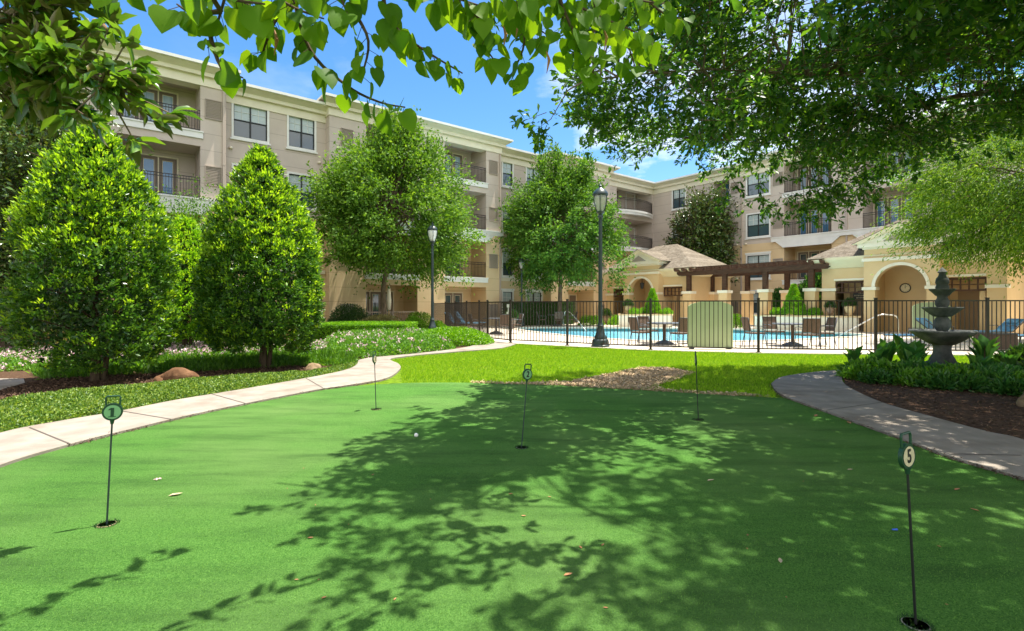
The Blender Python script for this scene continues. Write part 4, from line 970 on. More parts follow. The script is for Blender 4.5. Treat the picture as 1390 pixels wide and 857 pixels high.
# wrought lantern hanging in left portico
x,y = on(-23.1,30.1); t = empty('hanging_lantern','black lantern hanging in the left pavilion arch','lantern',(x,y,2.95)); MB().lathe([(.02,.35),(.02,.05),(.14,0),(.15,-.05),(.10,-.38),(.03,-.42)],6).build('body',M_black,t); MB().tube([(0,0,.3),(0,0,.75)],.01,5).build('chain',M_black,t)
# closed parasol by ground floor patio, patio rail
t = empty('closed_parasol','closed tan parasol beside the trunk of the large leafy tree','parasol',(-6.35,26.6,0)); MB().lathe([(.03,0),(.03,2.35)],10).build('pole',M_ptan,t)
MB().lathe([(.03,1.1),(.10,1.15),(.12,1.6),(.07,2.2),(.02,2.4)],12,flute=(.12,6)).build('canopy',M_trim,t,smooth=True); MB().lathe([(.25,0),(.25,.06),(.05,.1)],16).build('base',M_stone,t)
t = empty('patio_railing','low white picket railing of the ground floor patio behind the large leafy tree','railing',tuple(ML @ Vector((-8.2,.06,0))),TH)
b = MB(); b.box(0,3.0,-.02,.02,.95,1.0); b.box(0,3.0,-.02,.02,.12,.16)
for k in range(26): b.box(.05+k*.115,.07+k*.115,-.01,.01,.161,.95)
b.build('pickets',M_vent,t); MB().box(-.04,.04,-.04,.04,0,1.05).build('post',M_vent,t); MB().box(1.5,1.58,-.04,.04,0,1.05).build('post',M_vent,t)

# ------------------------------------------------------------ putting markers
def marker(num, px, py, tpx, tpy, turn, dark, label):
    x,y = G(px,py,.01); Z = HC+(HZ-tpy)/F*y; tx = (tpx-CX)/F*y; Hh = Z-.01
    lean = math.atan2(tx-x, Hh); t = empty('putting_marker', label, 'golf marker', (x,y,.01), 0, 'numbered putting markers'); t.rotation_euler = (0,lean,0)
    Lp = math.hypot(tx-x,Hh); zc = Lp-.10
    MB().tube([(0,0,-.05),(0,0,zc-.05)],[.0055,.005],8).build('pole', M_black if dark else M_lampgreen, t)
    R = Matrix.Translation((0,0,zc)) @ Matrix.Rotation(math.radians(turn),4,'Z')
    o = MB(); ring=[(.052*math.cos(a),.052*1.02*math.sin(a)) for a in [2*math.pi*k/32 for k in range(32)]]
    n_=32; o.v=[(p[0],-.008,p[1]) for p in ring]+[(p[0],.008,p[1]) for p in ring]; o.f=[tuple(range(n_)),tuple(reversed(range(n_,2*n_)))]+[(i,n_+i,n_+(i+1)%n_,(i+1)%n_) for i in range(n_)]
    o.tube([(0,0,-.045),(0,0,-.075)],[.014,.008],8)
    d = o.build('number_plate', M_plate, t); d.matrix_local = R
    f = MB(); ring=[(.042*math.cos(2*math.pi*k/32),.042*math.sin(2*math.pi*k/32)) for k in range(32)]
    f.face([(p[0],-.0095,p[1]) for p in ring]); f.face([(p[0],.0095,p[1]) for p in reversed(ring)]); f.build('plate_face', M_face_green if num in (1,2) else M_face_cream, d)
    h = MB(); h.tube([(-.034,0,.04),(-.036,0,.085),(-.03,0,.096),(.03,0,.096),(.036,0,.085),(.034,0,.04)],.0055,8); h.build('handle', M_plate, d)
    cu = bpy.data.curves.new('number','FONT'); cu.body = str(num); cu.size = .078; cu.align_x='CENTER'; cu.align_y='CENTER'; cu.extrude=.0008; cu.offset=.0022
    ob = bpy.data.objects.new('number_text', cu); COL.objects.link(ob); bpy.context.view_layer.update()
    me = bpy.data.meshes.new_from_object(ob.evaluated_get(bpy.context.evaluated_depsgraph_get())); bpy.data.objects.remove(ob)
    me.materials.clear()
    if num == 1:
        q = MB(); q.box(-.009,.008,-.026,.026,0,.001); q.box(-.020,.019,-.030,-.0262,0,.001); q.face([(-.0092,.026,.001),(-.0092,.014,.001),(-.022,.012,.001),(-.018,.018,.001)]); tmp = q.build('number', None); me = tmp.data; bpy.data.objects.remove(tmp)
    no = link('number', me, M_plate if num==1 else M_black, d); no.matrix_local = Matrix.Translation((0,-.0105,0)) @ Matrix.Rotation(math.pi/2,4,'X') @ Matrix.Diagonal((.82 if num!=1 else 1,1.0,1,1))
    # hole cup in the turf
    c = empty('putting_cup','dark putting cup in the turf at the foot of marker %d'%num,'golf cup',(x,y,.011),0,'putting cups')
    r_ = MB()
    for k in range(24):
        a0,a1=2*math.pi*k/24,2*math.pi*(k+1)/24; r_.face([(.046*math.cos(a0),.046*math.sin(a0),.003),(.046*math.cos(a1),.046*math.sin(a1),.003),(.051*math.cos(a1),.051*math.sin(a1),.001),(.051*math.cos(a0),.051*math.sin(a0),.001)])
    r_.build('rim', M_rim if num in (5,2) else M_soil, c); MB().lathe([(0,.0015),(.047,.0015)],24).build('hole', M_black, c)
    nfr=160; a=RNG.uniform(0,6.283,nfr); P=np.stack([.050*np.cos(a),.050*np.sin(a),np.zeros(nfr)],1)*RNG.uniform(.95,1.3,(nfr,1)); leaves('frayed_turf', P, rn(nfr,.6)+np.array([0,0,1]), rn(nfr), .018, .004, BLADE, M_fray, c)
TURF_F = leafmat('turf_fibre', (.06,.18,.03), (.125,.29,.055), (.20,.38,.09), trans=.3, rough=.8, spec=.08)
M_plate = mat('marker_green', (.015,.06,.03), rough=.4); M_face_green = mat('marker_face_green', (.20,.42,.20), rough=.5); M_face_cream = mat('marker_face_cream', (.66,.58,.38), rough=.5, col2=(.52,.45,.29), nscale=40)
M_rim = mat('cup_rim', (.22,.21,.18), rough=.5); M_fray = mat('frayed_turf', (.02,.07,.015), rough=.9)
marker(1,145,712,154,537,32,False,'green putting marker numbered 1 on the sunny left of the green')
marker(2,708,608,717,494,32,False,'putting marker numbered 2 in the middle of the green')
marker(5,1243,848,1229,587,27,True,'cream and dark green putting marker numbered 5, nearest on the right')
marker(3,510.5,556,508,477,80,False,'putting marker turned edge on at the far left of the green')
marker(4,948,570,944,477,76,True,'putting marker turned edge on at the far right of the green, above the bare soil')
x,y = G(565,595); b = MB(); b.lathe([(.0213*math.sin(math.pi*k/14),.0213-.0213*math.cos(math.pi*k/14)) for k in range(15)],20,(0,0,0)); o = b.build('golf_ball', M_white, None, smooth=True); o.location=(x,y,.010); tag(o,'white golf ball on the sunlit turf left of marker 2','golf ball')
# litter
def litter(px,py,L_,m,rz,label,cat='leaf',name='fallen_leaf'):
    x,y = G(px,py); b = MB(); T_,tri = OVA
    b.v=[(p[0]*L_,p[1]*L_*.45,abs(p[2])*L_*.9+.002) for p in T_]; b.f=[tuple(q) for q in tri]; o = b.build(name, m); o.location=(x,y,.0115); o.rotation_euler=(0,0,rz); tag(o,label,cat,'fallen leaves on the green' if name=='fallen_leaf' else None)
M_dl = mat('dead_leaf_brown', (.30,.12,.05), rough=.8, col2=(.42,.22,.10), nscale=30); M_dl2 = mat('dead_leaf_pale', (.5,.42,.26), rough=.8, col2=(.38,.30,.18), nscale=30)
M_pinkp = mat('pink_bloom', (.75,.45,.5)); M_bluetee = mat('blue_plastic', (.04,.12,.6), rough=.4)
litter(765,785,.05,M_dl,.3,'small brown fallen leaf in the sun patch at the bottom centre of the turf'); litter(1060,768,.05,M_dl2,1.2,'small pale fallen leaf in the shade left of marker 5'); litter(960,655,.06,M_dl2,.2,'pale fallen leaf in the shaded middle right of the turf')
litter(1330,697,.05,M_dl,2.2,'reddish fallen leaf right of marker 5'); litter(790,748,.03,M_dl,2.0,'tiny reddish leaf above the bottom centre sun patch'); litter(1106,567,.10,M_dl,.8,'brown fallen leaf at the turf edge by the curved path')
litter(1150,640,.05,M_dl2,0,'pale leaf on dark turf left of the top of marker 5'); litter(1296,668,.06,M_dl,.4,'brown leaf lying between marker 5 and the curved path'); litter(80,603,.04,M_dl,.4,'brown leaf on the left path'); litter(1155,577,.09,M_dl,1.4,'curled brown leaf against the curved path kerb')
rl = random.Random(12); src_l = bpy.data.objects['fallen_leaf']
for k in range(26):
    px_,py_ = rl.uniform(380,1300), rl.uniform(560,840); o = src_l.copy(); COL.objects.link(o); o.location = (*G(px_,py_),.0115); s_ = rl.uniform(.25,.75); o.scale = (s_,s_,s_); o.rotation_euler = (0,0,rl.uniform(0,6.3)); tag(o,'tiny brown scrap of dry leaf scattered on the turf','leaf','tiny leaf scraps on the turf')
litter(228,676,.09,M_dl2,.45,'pale seed pod lying on the turf right of marker 1','seed pod','seed_pod')
b = MB(); 
for k in range(5): a=k*1.257; b.face([(0,0,.008),(.02*math.cos(a-.3),.02*math.sin(a-.3),.012),(.032*math.cos(a),.032*math.sin(a),.010),(.02*math.cos(a+.3),.02*math.sin(a+.3),.012)])
o = b.build('fallen_blossom', M_pinkp); o.location=(*G(214,654),.0115); tag(o,'small pink blossom lying on the turf','blossom')
o = MB().tube([(0,0,0),(.03,0,0)],[.004,.006],8).build('golf_tee', M_bluetee); o.location=(*G(1211,723),.018); tag(o,'blue golf tee on the shaded turf left of marker 5','golf tee')
# rocks
def rock(name,label,x,y,z,s,m,seed):
    u = 30; v = 20; b = MB(); P=[]
    for i in range(v+1):
        for j in range(u):
            th=math.pi*i/v; ph=2*math.pi*j/u; P.append((math.sin(th)*math.cos(ph),math.sin(th)*math.sin(ph),math.cos(th)))
    P=np.array(P); nn=1+.26*vnoise(P,1.6,seed)+.13*vnoise(P,4,seed+1); P=P*nn[:,None]*np.array(s); P[:,2]=np.maximum(P[:,2],-.3*s[2])+z+.25*s[2]
    b.v=[tuple(p) for p in P]
    for i in range(v):
        for j in range(u): b.f.append((i*u+j,(i+1)*u+j,(i+1)*u+(j+1)%u,i*u+(j+1)%u))
    o=b.build(name,m,None,smooth=True); o.location=(x,y,0); tag(o,label,'rock'); return o
o=rock('boulder','long reddish brown boulder in the left bed between the two clipped trees',*G(243,519),0,(.36,.15,.20),M_rock,1)
rock('boulder','small tan boulder at the right end of the left bed',*G(426,505.5),0,(.17,.13,.15),M_rocktan,4); rock('boulder','rounded brown boulder touching the left end of the long one',*G(216,520),0,(.11,.09,.11),M_rock,6)
rock('boulder','tan boulder at the right edge of the fountain bed',6.95,6.75,0,(.26,.22,.26),M_rocktan,9)

# ------------------------------------------------------------ low planting
def cover(name, label, poly, n, h, lf, L_, asp, tm=DIA, kind='stuff', cat='ground cover', up=.3, flowers=None, nf=0, fl=.05, zpow=.4, edge=.15, base=.0, excl=(), spread=1.0, flz=1.0, thr=-.15):
    P2 = sample(poly, n, excl); d = polydist(P2, poly); hh = h*(1-np.exp(-d/edge))*(1+.30*vnoise(P2,5.5,len(name))+.16*vnoise(P2,14,3))+.015
    z = hh*RNG.uniform(0,1,n)**zpow+base; P = np.column_stack([P2,z])
    D = rn(n,spread)+np.array([0,0,up]); o = leaves(name, P, D, rn(n,.8)+np.array([0,0,.8]), L_*RNG.uniform(.65,1.3,n), L_*asp, tm, lf)
    tag(o, label, cat, kind=kind)
    if nf:
        fc = sample(poly, nf, excl); m = vnoise(fc,3.0,11) > thr; fc = fc[m]; nf2 = len(fc); k = 7
        d = polydist(fc, poly); hz = h*(1-np.exp(-d/edge))*flz+base+RNG.uniform(0,.05,nf2); C = np.column_stack([fc,hz])
        P = np.repeat(C,k,0)+rn(nf2*k,fl*.45); Dn = rn(nf2*k)+np.array([0,0,.6]); f = leaves('blossoms', P, Dn, rn(nf2*k)+np.array([0,-.5,1.0]), fl, fl*.75, DIA, flowers, o)
    return o
jas = pA_out[12:]; 
jas_in = GP([(-150,600),(0,548),(100,536),(240,522),(340,513),(412,509),(470,498)])
jas_poly = [p for p in pA_out[8:]] + list(reversed(jas_in))
cover('jasmine_ground_cover','dense low light green jasmine along the left path', jas_poly, 75000, .09, LF_jas, .036, .55, up=.7, edge=.10)
cover('liriope_row','dark glossy grassy border row behind the left mulch strip', GP([(60,517),(150,512),(300,505),(395,499),(470,499),(484,492),(480,487),(430,483),(300,490),(200,494),(100,501),(40,508)]), 15000, .12, LF_lir, .15, .09, tm=DIA, up=1.0, edge=.2, spread=.55, zpow=.9)
cover('flowering_row','bed of pale pink flowers between the two clipped trees', GP([(-60,508),(60,503),(200,492),(300,487),(400,480),(470,480),(450,468),(300,472),(200,476),(0,482),(-60,486)]), 34000, .18, LF_lir, .10, .25, up=.7, flowers=PET_pink, nf=1500, fl=.055, edge=.3, thr=-.8)
cover('flowering_border','pale flowering green border along the far left path', [p for p in pA_out2[3:20]]+GP([(600,461),(560,457),(500,460),(440,464),(440,480),(478,489)]), 46000, .36, LF_lir, .10, .28, up=.6, flowers=PET_pink, nf=300, fl=.06, edge=.25)
o = shrub('white_flower_shrub','mounded shrub with white flowers at the bend of the path near the gate','shrub',-1.95,17.9,0,1.35,1.1,.62,14000,LF_hedge,.07,petals=PET_white)
shrub('white_flower_shrub','smaller pale shrub with white flowers next to the pool fence','shrub',-2.05,20.2,0,.6,.6,.55,5000,LF_jas,.06,petals=PET_white)
def hedge(label, poly, h, lf, n, L_=.05, group=None):
    x,y = poly[0]; t = empty('clipped_hedge', label, 'hedge', (x,y,0), 0, group)
    P2 = sample(poly, n//2); P = np.column_stack([P2, h-np.abs(RNG.normal(0,.03,n//2))+.02*vnoise(P2,6,2)])
    e = []; m = len(poly)
    per = [math.dist(poly[i],poly[(i+1)%m]) for i in range(m)]; idx = RNG.choice(m, n//2, p=np.array(per)/sum(per)); tt = RNG.uniform(0,1,n//2)
    A = np.array(poly); E = A[idx]*(1-tt[:,None])+A[(idx+1)%m]*tt[:,None]; E = E+(A.mean(0)-E)*np.abs(RNG.normal(0,.03,(n//2,1)))
    Q = np.column_stack([E, RNG.uniform(.03,h,n//2)]); P = np.concatenate([P,Q])-np.array([x,y,0])
    leaves('foliage', P, rn(len(P))+np.array([0,0,.8]), rn(len(P))+np.array([0,0,1]), L_*RNG.uniform(.7,1.3,len(P)), L_*.55, DIA, lf, t)
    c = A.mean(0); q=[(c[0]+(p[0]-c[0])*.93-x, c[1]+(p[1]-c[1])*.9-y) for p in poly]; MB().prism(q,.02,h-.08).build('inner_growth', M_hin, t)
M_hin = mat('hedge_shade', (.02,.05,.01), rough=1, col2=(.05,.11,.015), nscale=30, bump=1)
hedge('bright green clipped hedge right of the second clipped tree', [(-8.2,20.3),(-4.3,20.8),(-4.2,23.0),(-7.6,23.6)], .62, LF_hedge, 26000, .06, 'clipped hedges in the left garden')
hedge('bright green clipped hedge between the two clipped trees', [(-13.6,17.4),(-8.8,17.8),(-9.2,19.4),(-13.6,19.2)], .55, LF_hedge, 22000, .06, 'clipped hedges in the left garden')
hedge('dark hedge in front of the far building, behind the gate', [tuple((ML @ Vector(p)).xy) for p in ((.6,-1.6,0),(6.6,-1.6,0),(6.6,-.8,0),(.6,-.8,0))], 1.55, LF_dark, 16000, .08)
for i,(x,y,rx,h,lf,lb) in enumerate(((-9.4,22.5,1.5,.9,LF_bronze,'bronze green shrub behind the hedge between the clipped trees'),(-11.5,21.5,1.6,.8,LF_bronze,'bronze green shrub behind the left clipped tree'),
        (-6.4,25.3,1.3,1.0,LF_bronze,'pale bronze shrub behind the right clipped hedge'),(-8.1,25.8,1.3,1.45,LF_dark,'dark rounded shrub at the foot of the building left of the parasol'),
        (-5.0,26.3,.7,.8,LF_hedge,'bright low shrub under the large leafy tree'),(-5.3,29.3,.9,1.0,LF_elm,'olive shrub beside the left lamp post'),(-3.9,26.9,.6,.5,LF_hedge,'small bright shrub at the foot of the left lamp post'),
        (-16.2,16.5,1.6,1.5,LF_bronze,'pale variegated shrub at the left edge of the garden'),(-15.0,19.5,1.5,1.1,LF_jas,'light green shrub far left under the magnolia'),(5.3,34.6,.9,.7,LF_hedge,'low green shrub beyond the pool, left of the tall lamp'),
        (-12.2,24.0,1.6,1.8,LF_elm,'tall olive shrub between the clipped trees by the wall'),(7.2,35.0,.7,.7,LF_hedge,'low green shrub beyond the pool, right of the tall lamp'))):
    shrub('garden_shrub', lb, 'shrub', x,y,0, rx,rx*.8,h, int(4200*rx*max(h,.8)), lf, .08, 'shrubs round the courtyard')
x,y = on(-13.4,35.6); shrub('broad_leaf_shrub','tall broad leaved green shrub behind the pergola','shrub',x,y,0,1.7,1.2,3.6,6500,LF_canna,.30,asp=.3,tm=OVA)
x,y = on(-15.9,35.4); shrub('broad_leaf_shrub','shorter broad leaved green shrub behind the middle of the pergola','shrub',x,y,0,1.0,.9,2.4,3000,LF_canna,.26,asp=.3,tm=OVA)

# fountain bed planting
def canna(x,y,h,seed,label,group):
    r_ = np.random.default_rng(seed); t = empty('canna_plant',label,'plant',(x,y,.02),0,group); n=8
    a = r_.uniform(0,6.283,n); P = np.column_stack([.05*np.cos(a),.05*np.sin(a),r_.uniform(.05,h*.45,n)]); D = np.column_stack([np.cos(a)*.36,np.sin(a)*.36,r_.uniform(.7,1.4,n)])
    Nn = np.column_stack([np.cos(a),np.sin(a),np.full(n,-.6)])*-1+r_.normal(0,.25,(n,3)); leaves('foliage',P,D,Nn,h*r_.uniform(.5,.72,n),h*.30,OVA,LF_canna,t,smooth=True)
    MB().tube([(0,0,0),(0,0,h*.7)],[.012,.006],5).build('stem', M_twig, t)
cl = [(8.05,10.3,.75),(7.75,10.0,.6),(7.4,10.35,.62),(7.1,10.1,.52),(9.35,10.2,.72),(9.6,10.5,.65),(7.55,9.7,.5),(8.5,9.4,.45),(9.45,9.8,.5),(6.95,10.5,.5),(8.2,10.8,.7),(7.7,10.6,.62)]
for i,(x,y,h) in enumerate(cl): canna(x,y,h*1.06,40+i,'broad leaved green canna in the bed at the foot of the fountain','cannas round the fountain')
low = [(6.75,9.3,.42,.34),(7.1,9.0,.45,.38),(7.5,8.8,.42,.34),(7.9,8.8,.40,.30),(7.35,8.45,.35,.30),(7.75,8.3,.36,.30),(6.6,9.7,.35,.3),(8.3,8.7,.4,.3),(7.95,7.95,.3,.24),(8.35,7.7,.32,.26),(8.75,7.6,.30,.22),(8.1,7.45,.26,.2),(8.9,8.5,.34,.26),(9.4,8.2,.3,.24),(7.0,8.6,.3,.26),(8.6,9.3,.4,.3),(6.35,9.35,.28,.22),(6.9,8.35,.28,.2),(9.9,8.0,.3,.25),(7.5,7.75,.22,.18),(8.9,7.1,.25,.2),(9.5,7.5,.3,.24),(10.4,7.7,.4,.3),(6.3,8.9,.22,.16),(6.75,8.6,.28,.22),(7.2,8.15,.26,.2),(7.9,7.4,.24,.2),(8.6,8.1,.34,.26),(9.0,7.8,.3,.24),(9.3,8.8,.4,.3),(8.0,8.0,.28,.22)]
for i,(x,y,r,h) in enumerate(low): shrub('low_bedding_plant','small leafy bedding plant in front of the cannas by the curved path','plant',x,y,.02,r,r,h*.85,520,LF_canna if i%2 else LF_lir,.13,'bedding plants in the fountain bed',asp=.34,tm=OVA)
for i,(x,y,r,h) in enumerate(((10.3,10.3,.6,.5),(11.0,10.6,.6,.45),(10.9,9.7,.6,.45),(9.9,9.5,.45,.35),(11.8,10.3,.7,.6),(10.2,8.7,.5,.35),(11.3,8.9,.6,.4))): shrub('dark_bedding_shrub','dark glossy low shrub in the shade right of the fountain','shrub',x,y,.02,r,r*.8,h,1300,LF_dark,.13,'dark low shrubs right of the fountain',asp=.45)
n=16000; P2 = sample(bedR_poly,n); o = leaves('bark_chips', np.column_stack([P2,.022+RNG.uniform(0,.03,n)]), rn(n)*np.array([1,1,.3]), rn(n,.5)+np.array([0,0,1]), RNG.uniform(.02,.06,n), .014, DIA, CHIP); tag(o,'dark bark mulch chips in the fountain bed','mulch',kind='stuff')
mul = GP([(0,549),(100,534),(240,519),(340,510),(430,507),(470,500),(395,497),(300,503),(150,510),(60,516),(0,532)])
n=9000; P2 = sample(mul,n); o = leaves('bark_chips', np.column_stack([P2,.01+RNG.uniform(0,.03,n)]), rn(n)*np.array([1,1,.3]), rn(n,.5)+np.array([0,0,1]), RNG.uniform(.02,.07,n), .016, DIA, CHIP); tag(o,'brown bark mulch strip under the clipped trees','mulch',kind='stuff')
n=15000; P2 = sample(dirt_poly,n); o = leaves('soil_clods', np.column_stack([P2,.006+RNG.uniform(0,.03,n)]), rn(n)*np.array([1,1,.25]), rn(n,.35)+np.array([0,0,1]), RNG.uniform(.015,.05,n), RNG.uniform(.012,.035,n), OVA, CLOD); tag(o,'dry brown soil clods of the bare patch in the lawn','soil',kind='stuff')
lawn_poly = GP([(545,520.5),(545,505),(542,497),(531,490),(560,485),(620,479.5),(680,474.5),(702,468.5)])+[(p[0]+.02,p[1]-.03) for p in deck_edge[6:]]+[(19,12)]+GP([(1450,499),(1385,499.5),(1300,497.5),(1220,499.5),(1160,505),(1145,505),(1100,508.5),(1062,515),(1049,522),(1054,540)])+list(reversed(green_top[5:]))
n=230000; P2 = sample(lawn_poly,n,(pathR_poly,green_poly)); P2 = P2[~(inpoly(P2,dirt_poly)&(polydist(P2,dirt_poly)>.06+.16*np.abs(vnoise(P2,3,2))))]; n=len(P2); hgt = RNG.uniform(.025,.065,n)*(1+.35*vnoise(P2,2.2,5)+.35*vnoise(P2,7,6))
o = leaves('grass', np.column_stack([P2,np.zeros(n)]), rn(n,.42)+np.array([0,0,1]), rn(n), hgt, .0085, BLADE, LF_grass); tag(o,'bright green lawn between the putting green and the pool fence','grass',kind='stuff')
n=2600; P2 = sample(dirt_poly,n); o = leaves('grass', np.column_stack([P2,np.zeros(n)]), rn(n,.5)+np.array([0,0,1]), rn(n), RNG.uniform(.02,.05,n), .007, BLADE, LF_grass); tag(o,'thin grass growing through the bare soil patch','grass',kind='stuff')
near_poly = [(-3.2,2.05),(3.4,2.05),(5.2,4.6),(-4.6,4.6)]
n=210000; P2 = sample(near_poly,n); P2 = P2[inpoly(P2,green_poly)&(RNG.uniform(0,1,n) < 1.25-.28*P2[:,1])]; n=len(P2)
o = leaves('turf_fibres', np.column_stack([P2,np.full(n,.010)]), rn(n,.55)+np.array([.15,.1,.8]), rn(n), RNG.uniform(.006,.012,n), .0022, BLADE, TURF_F); tag(o,'short fibres of the artificial putting turf nearest the camera','turf',kind='stuff')
# debris line along path and turf edge
e = np.array(pA_in[i0-6:i0+24]+pR_near); k = RNG.integers(0,len(e)-1,2600); tt = RNG.uniform(0,1,(2600,1)); m_ = np.linalg.norm(e[k+1]-e[k],axis=1) < 2.0; P2 = (e[k]*(1-tt)+e[k+1]*tt)[m_]; n=len(P2); P2 = P2+RNG.normal(0,.025,(n,2))
o = leaves('edge_debris', np.column_stack([P2,.012+RNG.uniform(0,.02,n)]), rn(n)*np.array([1,1,.3]), rn(n,.5)+np.array([0,0,1]), RNG.uniform(.01,.035,n), .01, DIA, CHIP); tag(o,'brown leaf crumbs along the edge between turf and paths','debris',kind='stuff')

# ------------------------------------------------------------ clipped holly trees
def holly(label, x, y, H, R, zb, n, seed, lf, lfn, group, ex=1.1, loose=.0):
    global RNG; RNG = np.random.default_rng(seed)
    t = empty('clipped_holly_tree', label, 'tree', (x,y,0), 0, group)
    b = MB(); b.tube([(0,0,-.02),(.02,.0,.4),(-.02,.03,1.2),(.03,0,2.2),(0,0,H*.85)],[.085,.07,.055,.04,.015],9)
    b.tube([(.10,.05,-.02),(.16,.05,.5),(.3,.1,1.3),(.35,0,2.0)],[.05,.045,.035,.02],8)
    for k in range(26):
        a = RNG.uniform(0,6.28); z = RNG.uniform(.5,H*.8); r = R*.75; b.tube([(0,0,z),(r*.5*math.cos(a),r*.5*math.sin(a),z+.2),(r*math.cos(a),r*math.sin(a),z+.35)],[.022,.014,.006],5)
    b.build('trunk', M_barkdark, t)
    def prof(u):  # u 0 bottom .. 1 top
        u = np.clip(u,0,1); return np.where(u<.22, .70+.30*np.sin(u/.22*np.pi/2), np.cos(((u-.22)/.78)**ex*np.pi/2*.97)**.88)
    K = n//9; u = RNG.uniform(0,1,K); keep = RNG.uniform(0,1,K) < (.25+.75*prof(u)); u = u[keep]; K = len(u); a = RNG.uniform(0,2*np.pi,K)
    dirn = np.column_stack([np.cos(a),np.sin(a),u*3]); lump = 1+.10*vnoise(dirn,2.2,seed)+.075*vnoise(dirn,6,seed+1)
    fr = np.clip(1-np.abs(RNG.normal(0,.13,K)),.2,1); r = R*prof(u)*lump*fr+.01; z = zb+(H-zb)*u + .08*vnoise(dirn,4,seed+3)
    C = np.column_stack([r*np.cos(a),r*np.sin(a),z]); D = np.column_stack([np.cos(a),np.sin(a),np.full(K,.55)+u*.9])
    # thin out irregular pockets so the shaded inside shows
    g = vnoise(C,3.2,seed+9)+.5*vnoise(C,8,seed+4); m = g > -.5 + loose*np.clip((2.4-C[:,2])/1.2,0,1); m |= u > .9; C, D, r, fr = C[m], D[m], r[m], fr[m]
    P,Dl,Nl = whorls(C, D, 9, .62, .028); 
    new = np.repeat(RNG.uniform(0,1,len(C)) < (.14+.34*(C[:,2]>H*.5)), 9)
    Ls = RNG.uniform(.055,.11,len(P)); leaves('crown', P[~new], Dl[~new], Nl[~new], Ls[~new], Ls[~new]*.44, OVA if False else DIA, lf, t)
    P2 = P[new]+nrm(Dl[new])*.03; leaves('new_growth', P2, Dl[new]+np.array([0,0,.5]), Nl[new], Ls[new]*.9, Ls[new]*.38, DIA, lfn, t)
    # inner foliage
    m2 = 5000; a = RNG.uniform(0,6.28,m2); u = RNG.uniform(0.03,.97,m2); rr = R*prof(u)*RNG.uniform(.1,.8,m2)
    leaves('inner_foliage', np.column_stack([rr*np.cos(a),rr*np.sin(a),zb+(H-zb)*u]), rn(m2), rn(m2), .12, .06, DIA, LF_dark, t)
    return t
hg = 'clipped holly trees along the left path'
holly('broad dark green clipped tree nearest on the left, above the brown boulder', -7.35, 9.1, 4.5, 1.19, .28, 54000, 21, LF_holly, LF_hollynew, hg, 1.4, .42)
holly('bright green cone shaped tree in front of the recessed building wall', -5.32, 11.0, 4.66, 1.24, .40, 62000, 22, LF_hollyB if False else LF_holly, LF_hollynew, hg)
holly('smaller bright green clipped tree standing behind and between the two large ones', -9.15, 14.4, 3.75, 1.25, .45, 36000, 23, LF_hedge, LF_hollynew, hg)

# ------------------------------------------------------------ broad trees
def broad(name, label, x, y, trunk, c, rad, K, per, lf, Lr, seed, group=None, sig=(.42,.42,.25), asp=.5, tm=DIA, low=-.75, droop=0., cat='tree', tr=.16, holes=-.35, minr=.25, nb=60, squash=None, taper=0):
    global RNG; RNG = np.random.default_rng(seed)
    t = empty(name, label, cat, (x,y,0), 0, group); c = np.array(c, float); rad = np.array(rad, float)
    D = nrm(rn(K*3)); fr = RNG.uniform(minr,1,K*3)**.45; lump = 1+.20*vnoise(D,2.0,seed)+.14*vnoise(D,5,seed+1)
    C = D*(fr*lump)[:,None]*rad; m = (D[:,2]*fr > low) & (vnoise(C,1.25,seed+5)+.4*vnoise(C,3.0,seed+6) > holes); C = C[m][:K]; D = D[m][:K]; K = len(C)
    if taper: C[:,:2] *= (1-taper*np.clip(C[:,2:3]/rad[2],-.4,1))
    if squash is not None:
        S = squash; C = np.column_stack([C[:,0]*S[0]+C[:,1]*S[1], C[:,0]*S[2]+C[:,1]*S[3], C[:,2]])
    C = C+c; size = RNG.uniform(.6,1.35,K)
    off = RNG.normal(0,1,(K,per,3))*np.array(sig)*size[:,None,None]
    off[:,:,2] -= .25*(off[:,:,0]**2+off[:,:,1]**2)/max(sig[0],.1)
    ed = nrm(nrm(C-c)+rn(K,.35)+np.array([0,0,.35-.7*droop])); off += ed[:,None,:]*(RNG.uniform(-.75,.75,(K,per,1))*size[:,None,None])
    P = (C[:,None,:]+off).reshape(-1,3); out = nrm(P-c)
    Dl = out+rn(len(P),.8)+np.array([0,0,-droop]); Nl = rn(len(P),.8)+np.array([0,0,.5])+out*.7
    Ls = RNG.uniform(*Lr,len(P)); leaves('crown', P, Dl, Nl, Ls, Ls*asp, tm, lf, t)
    b = MB(); b.tube(trunk, [tr*(1-.55*i/(len(trunk)-1)) for i in range(len(trunk))], 10)
    top = Vector(trunk[-1]); mid = Vector(trunk[len(trunk)//2])
    for k in RNG.choice(K, min(nb,K), replace=False):
        e = Vector(C[k]); s0 = mid.lerp(top, RNG.uniform(.2,1)); m_ = s0.lerp(e,.5)+Vector((0,0,.25)); b.tube([s0,s0.lerp(m_,.6),m_,e],[tr*.32,tr*.25,tr*.16,.008],5,False)
    b.build('trunk', M_bark, t); return t
broad('leafy_tree','large light green leafy tree right of the cone shaped tree, hiding the building corner', -6.55,26.3,
      [(0,0,-.05),(.03,0,1.0),(-.02,0,2.2),(.15,0,3.3),(.1,0,5.0),(0,0,7.5)], (.55,0,6.6), (4.1,2.5,4.5), 700, 80, LF_elm, (.13,.22), 31, 'leafy trees in front of the building', low=-.74, nb=100, holes=-.17, sig=(.21,.21,.15), squash=(.784,-.62,.62,.784), taper=.42)
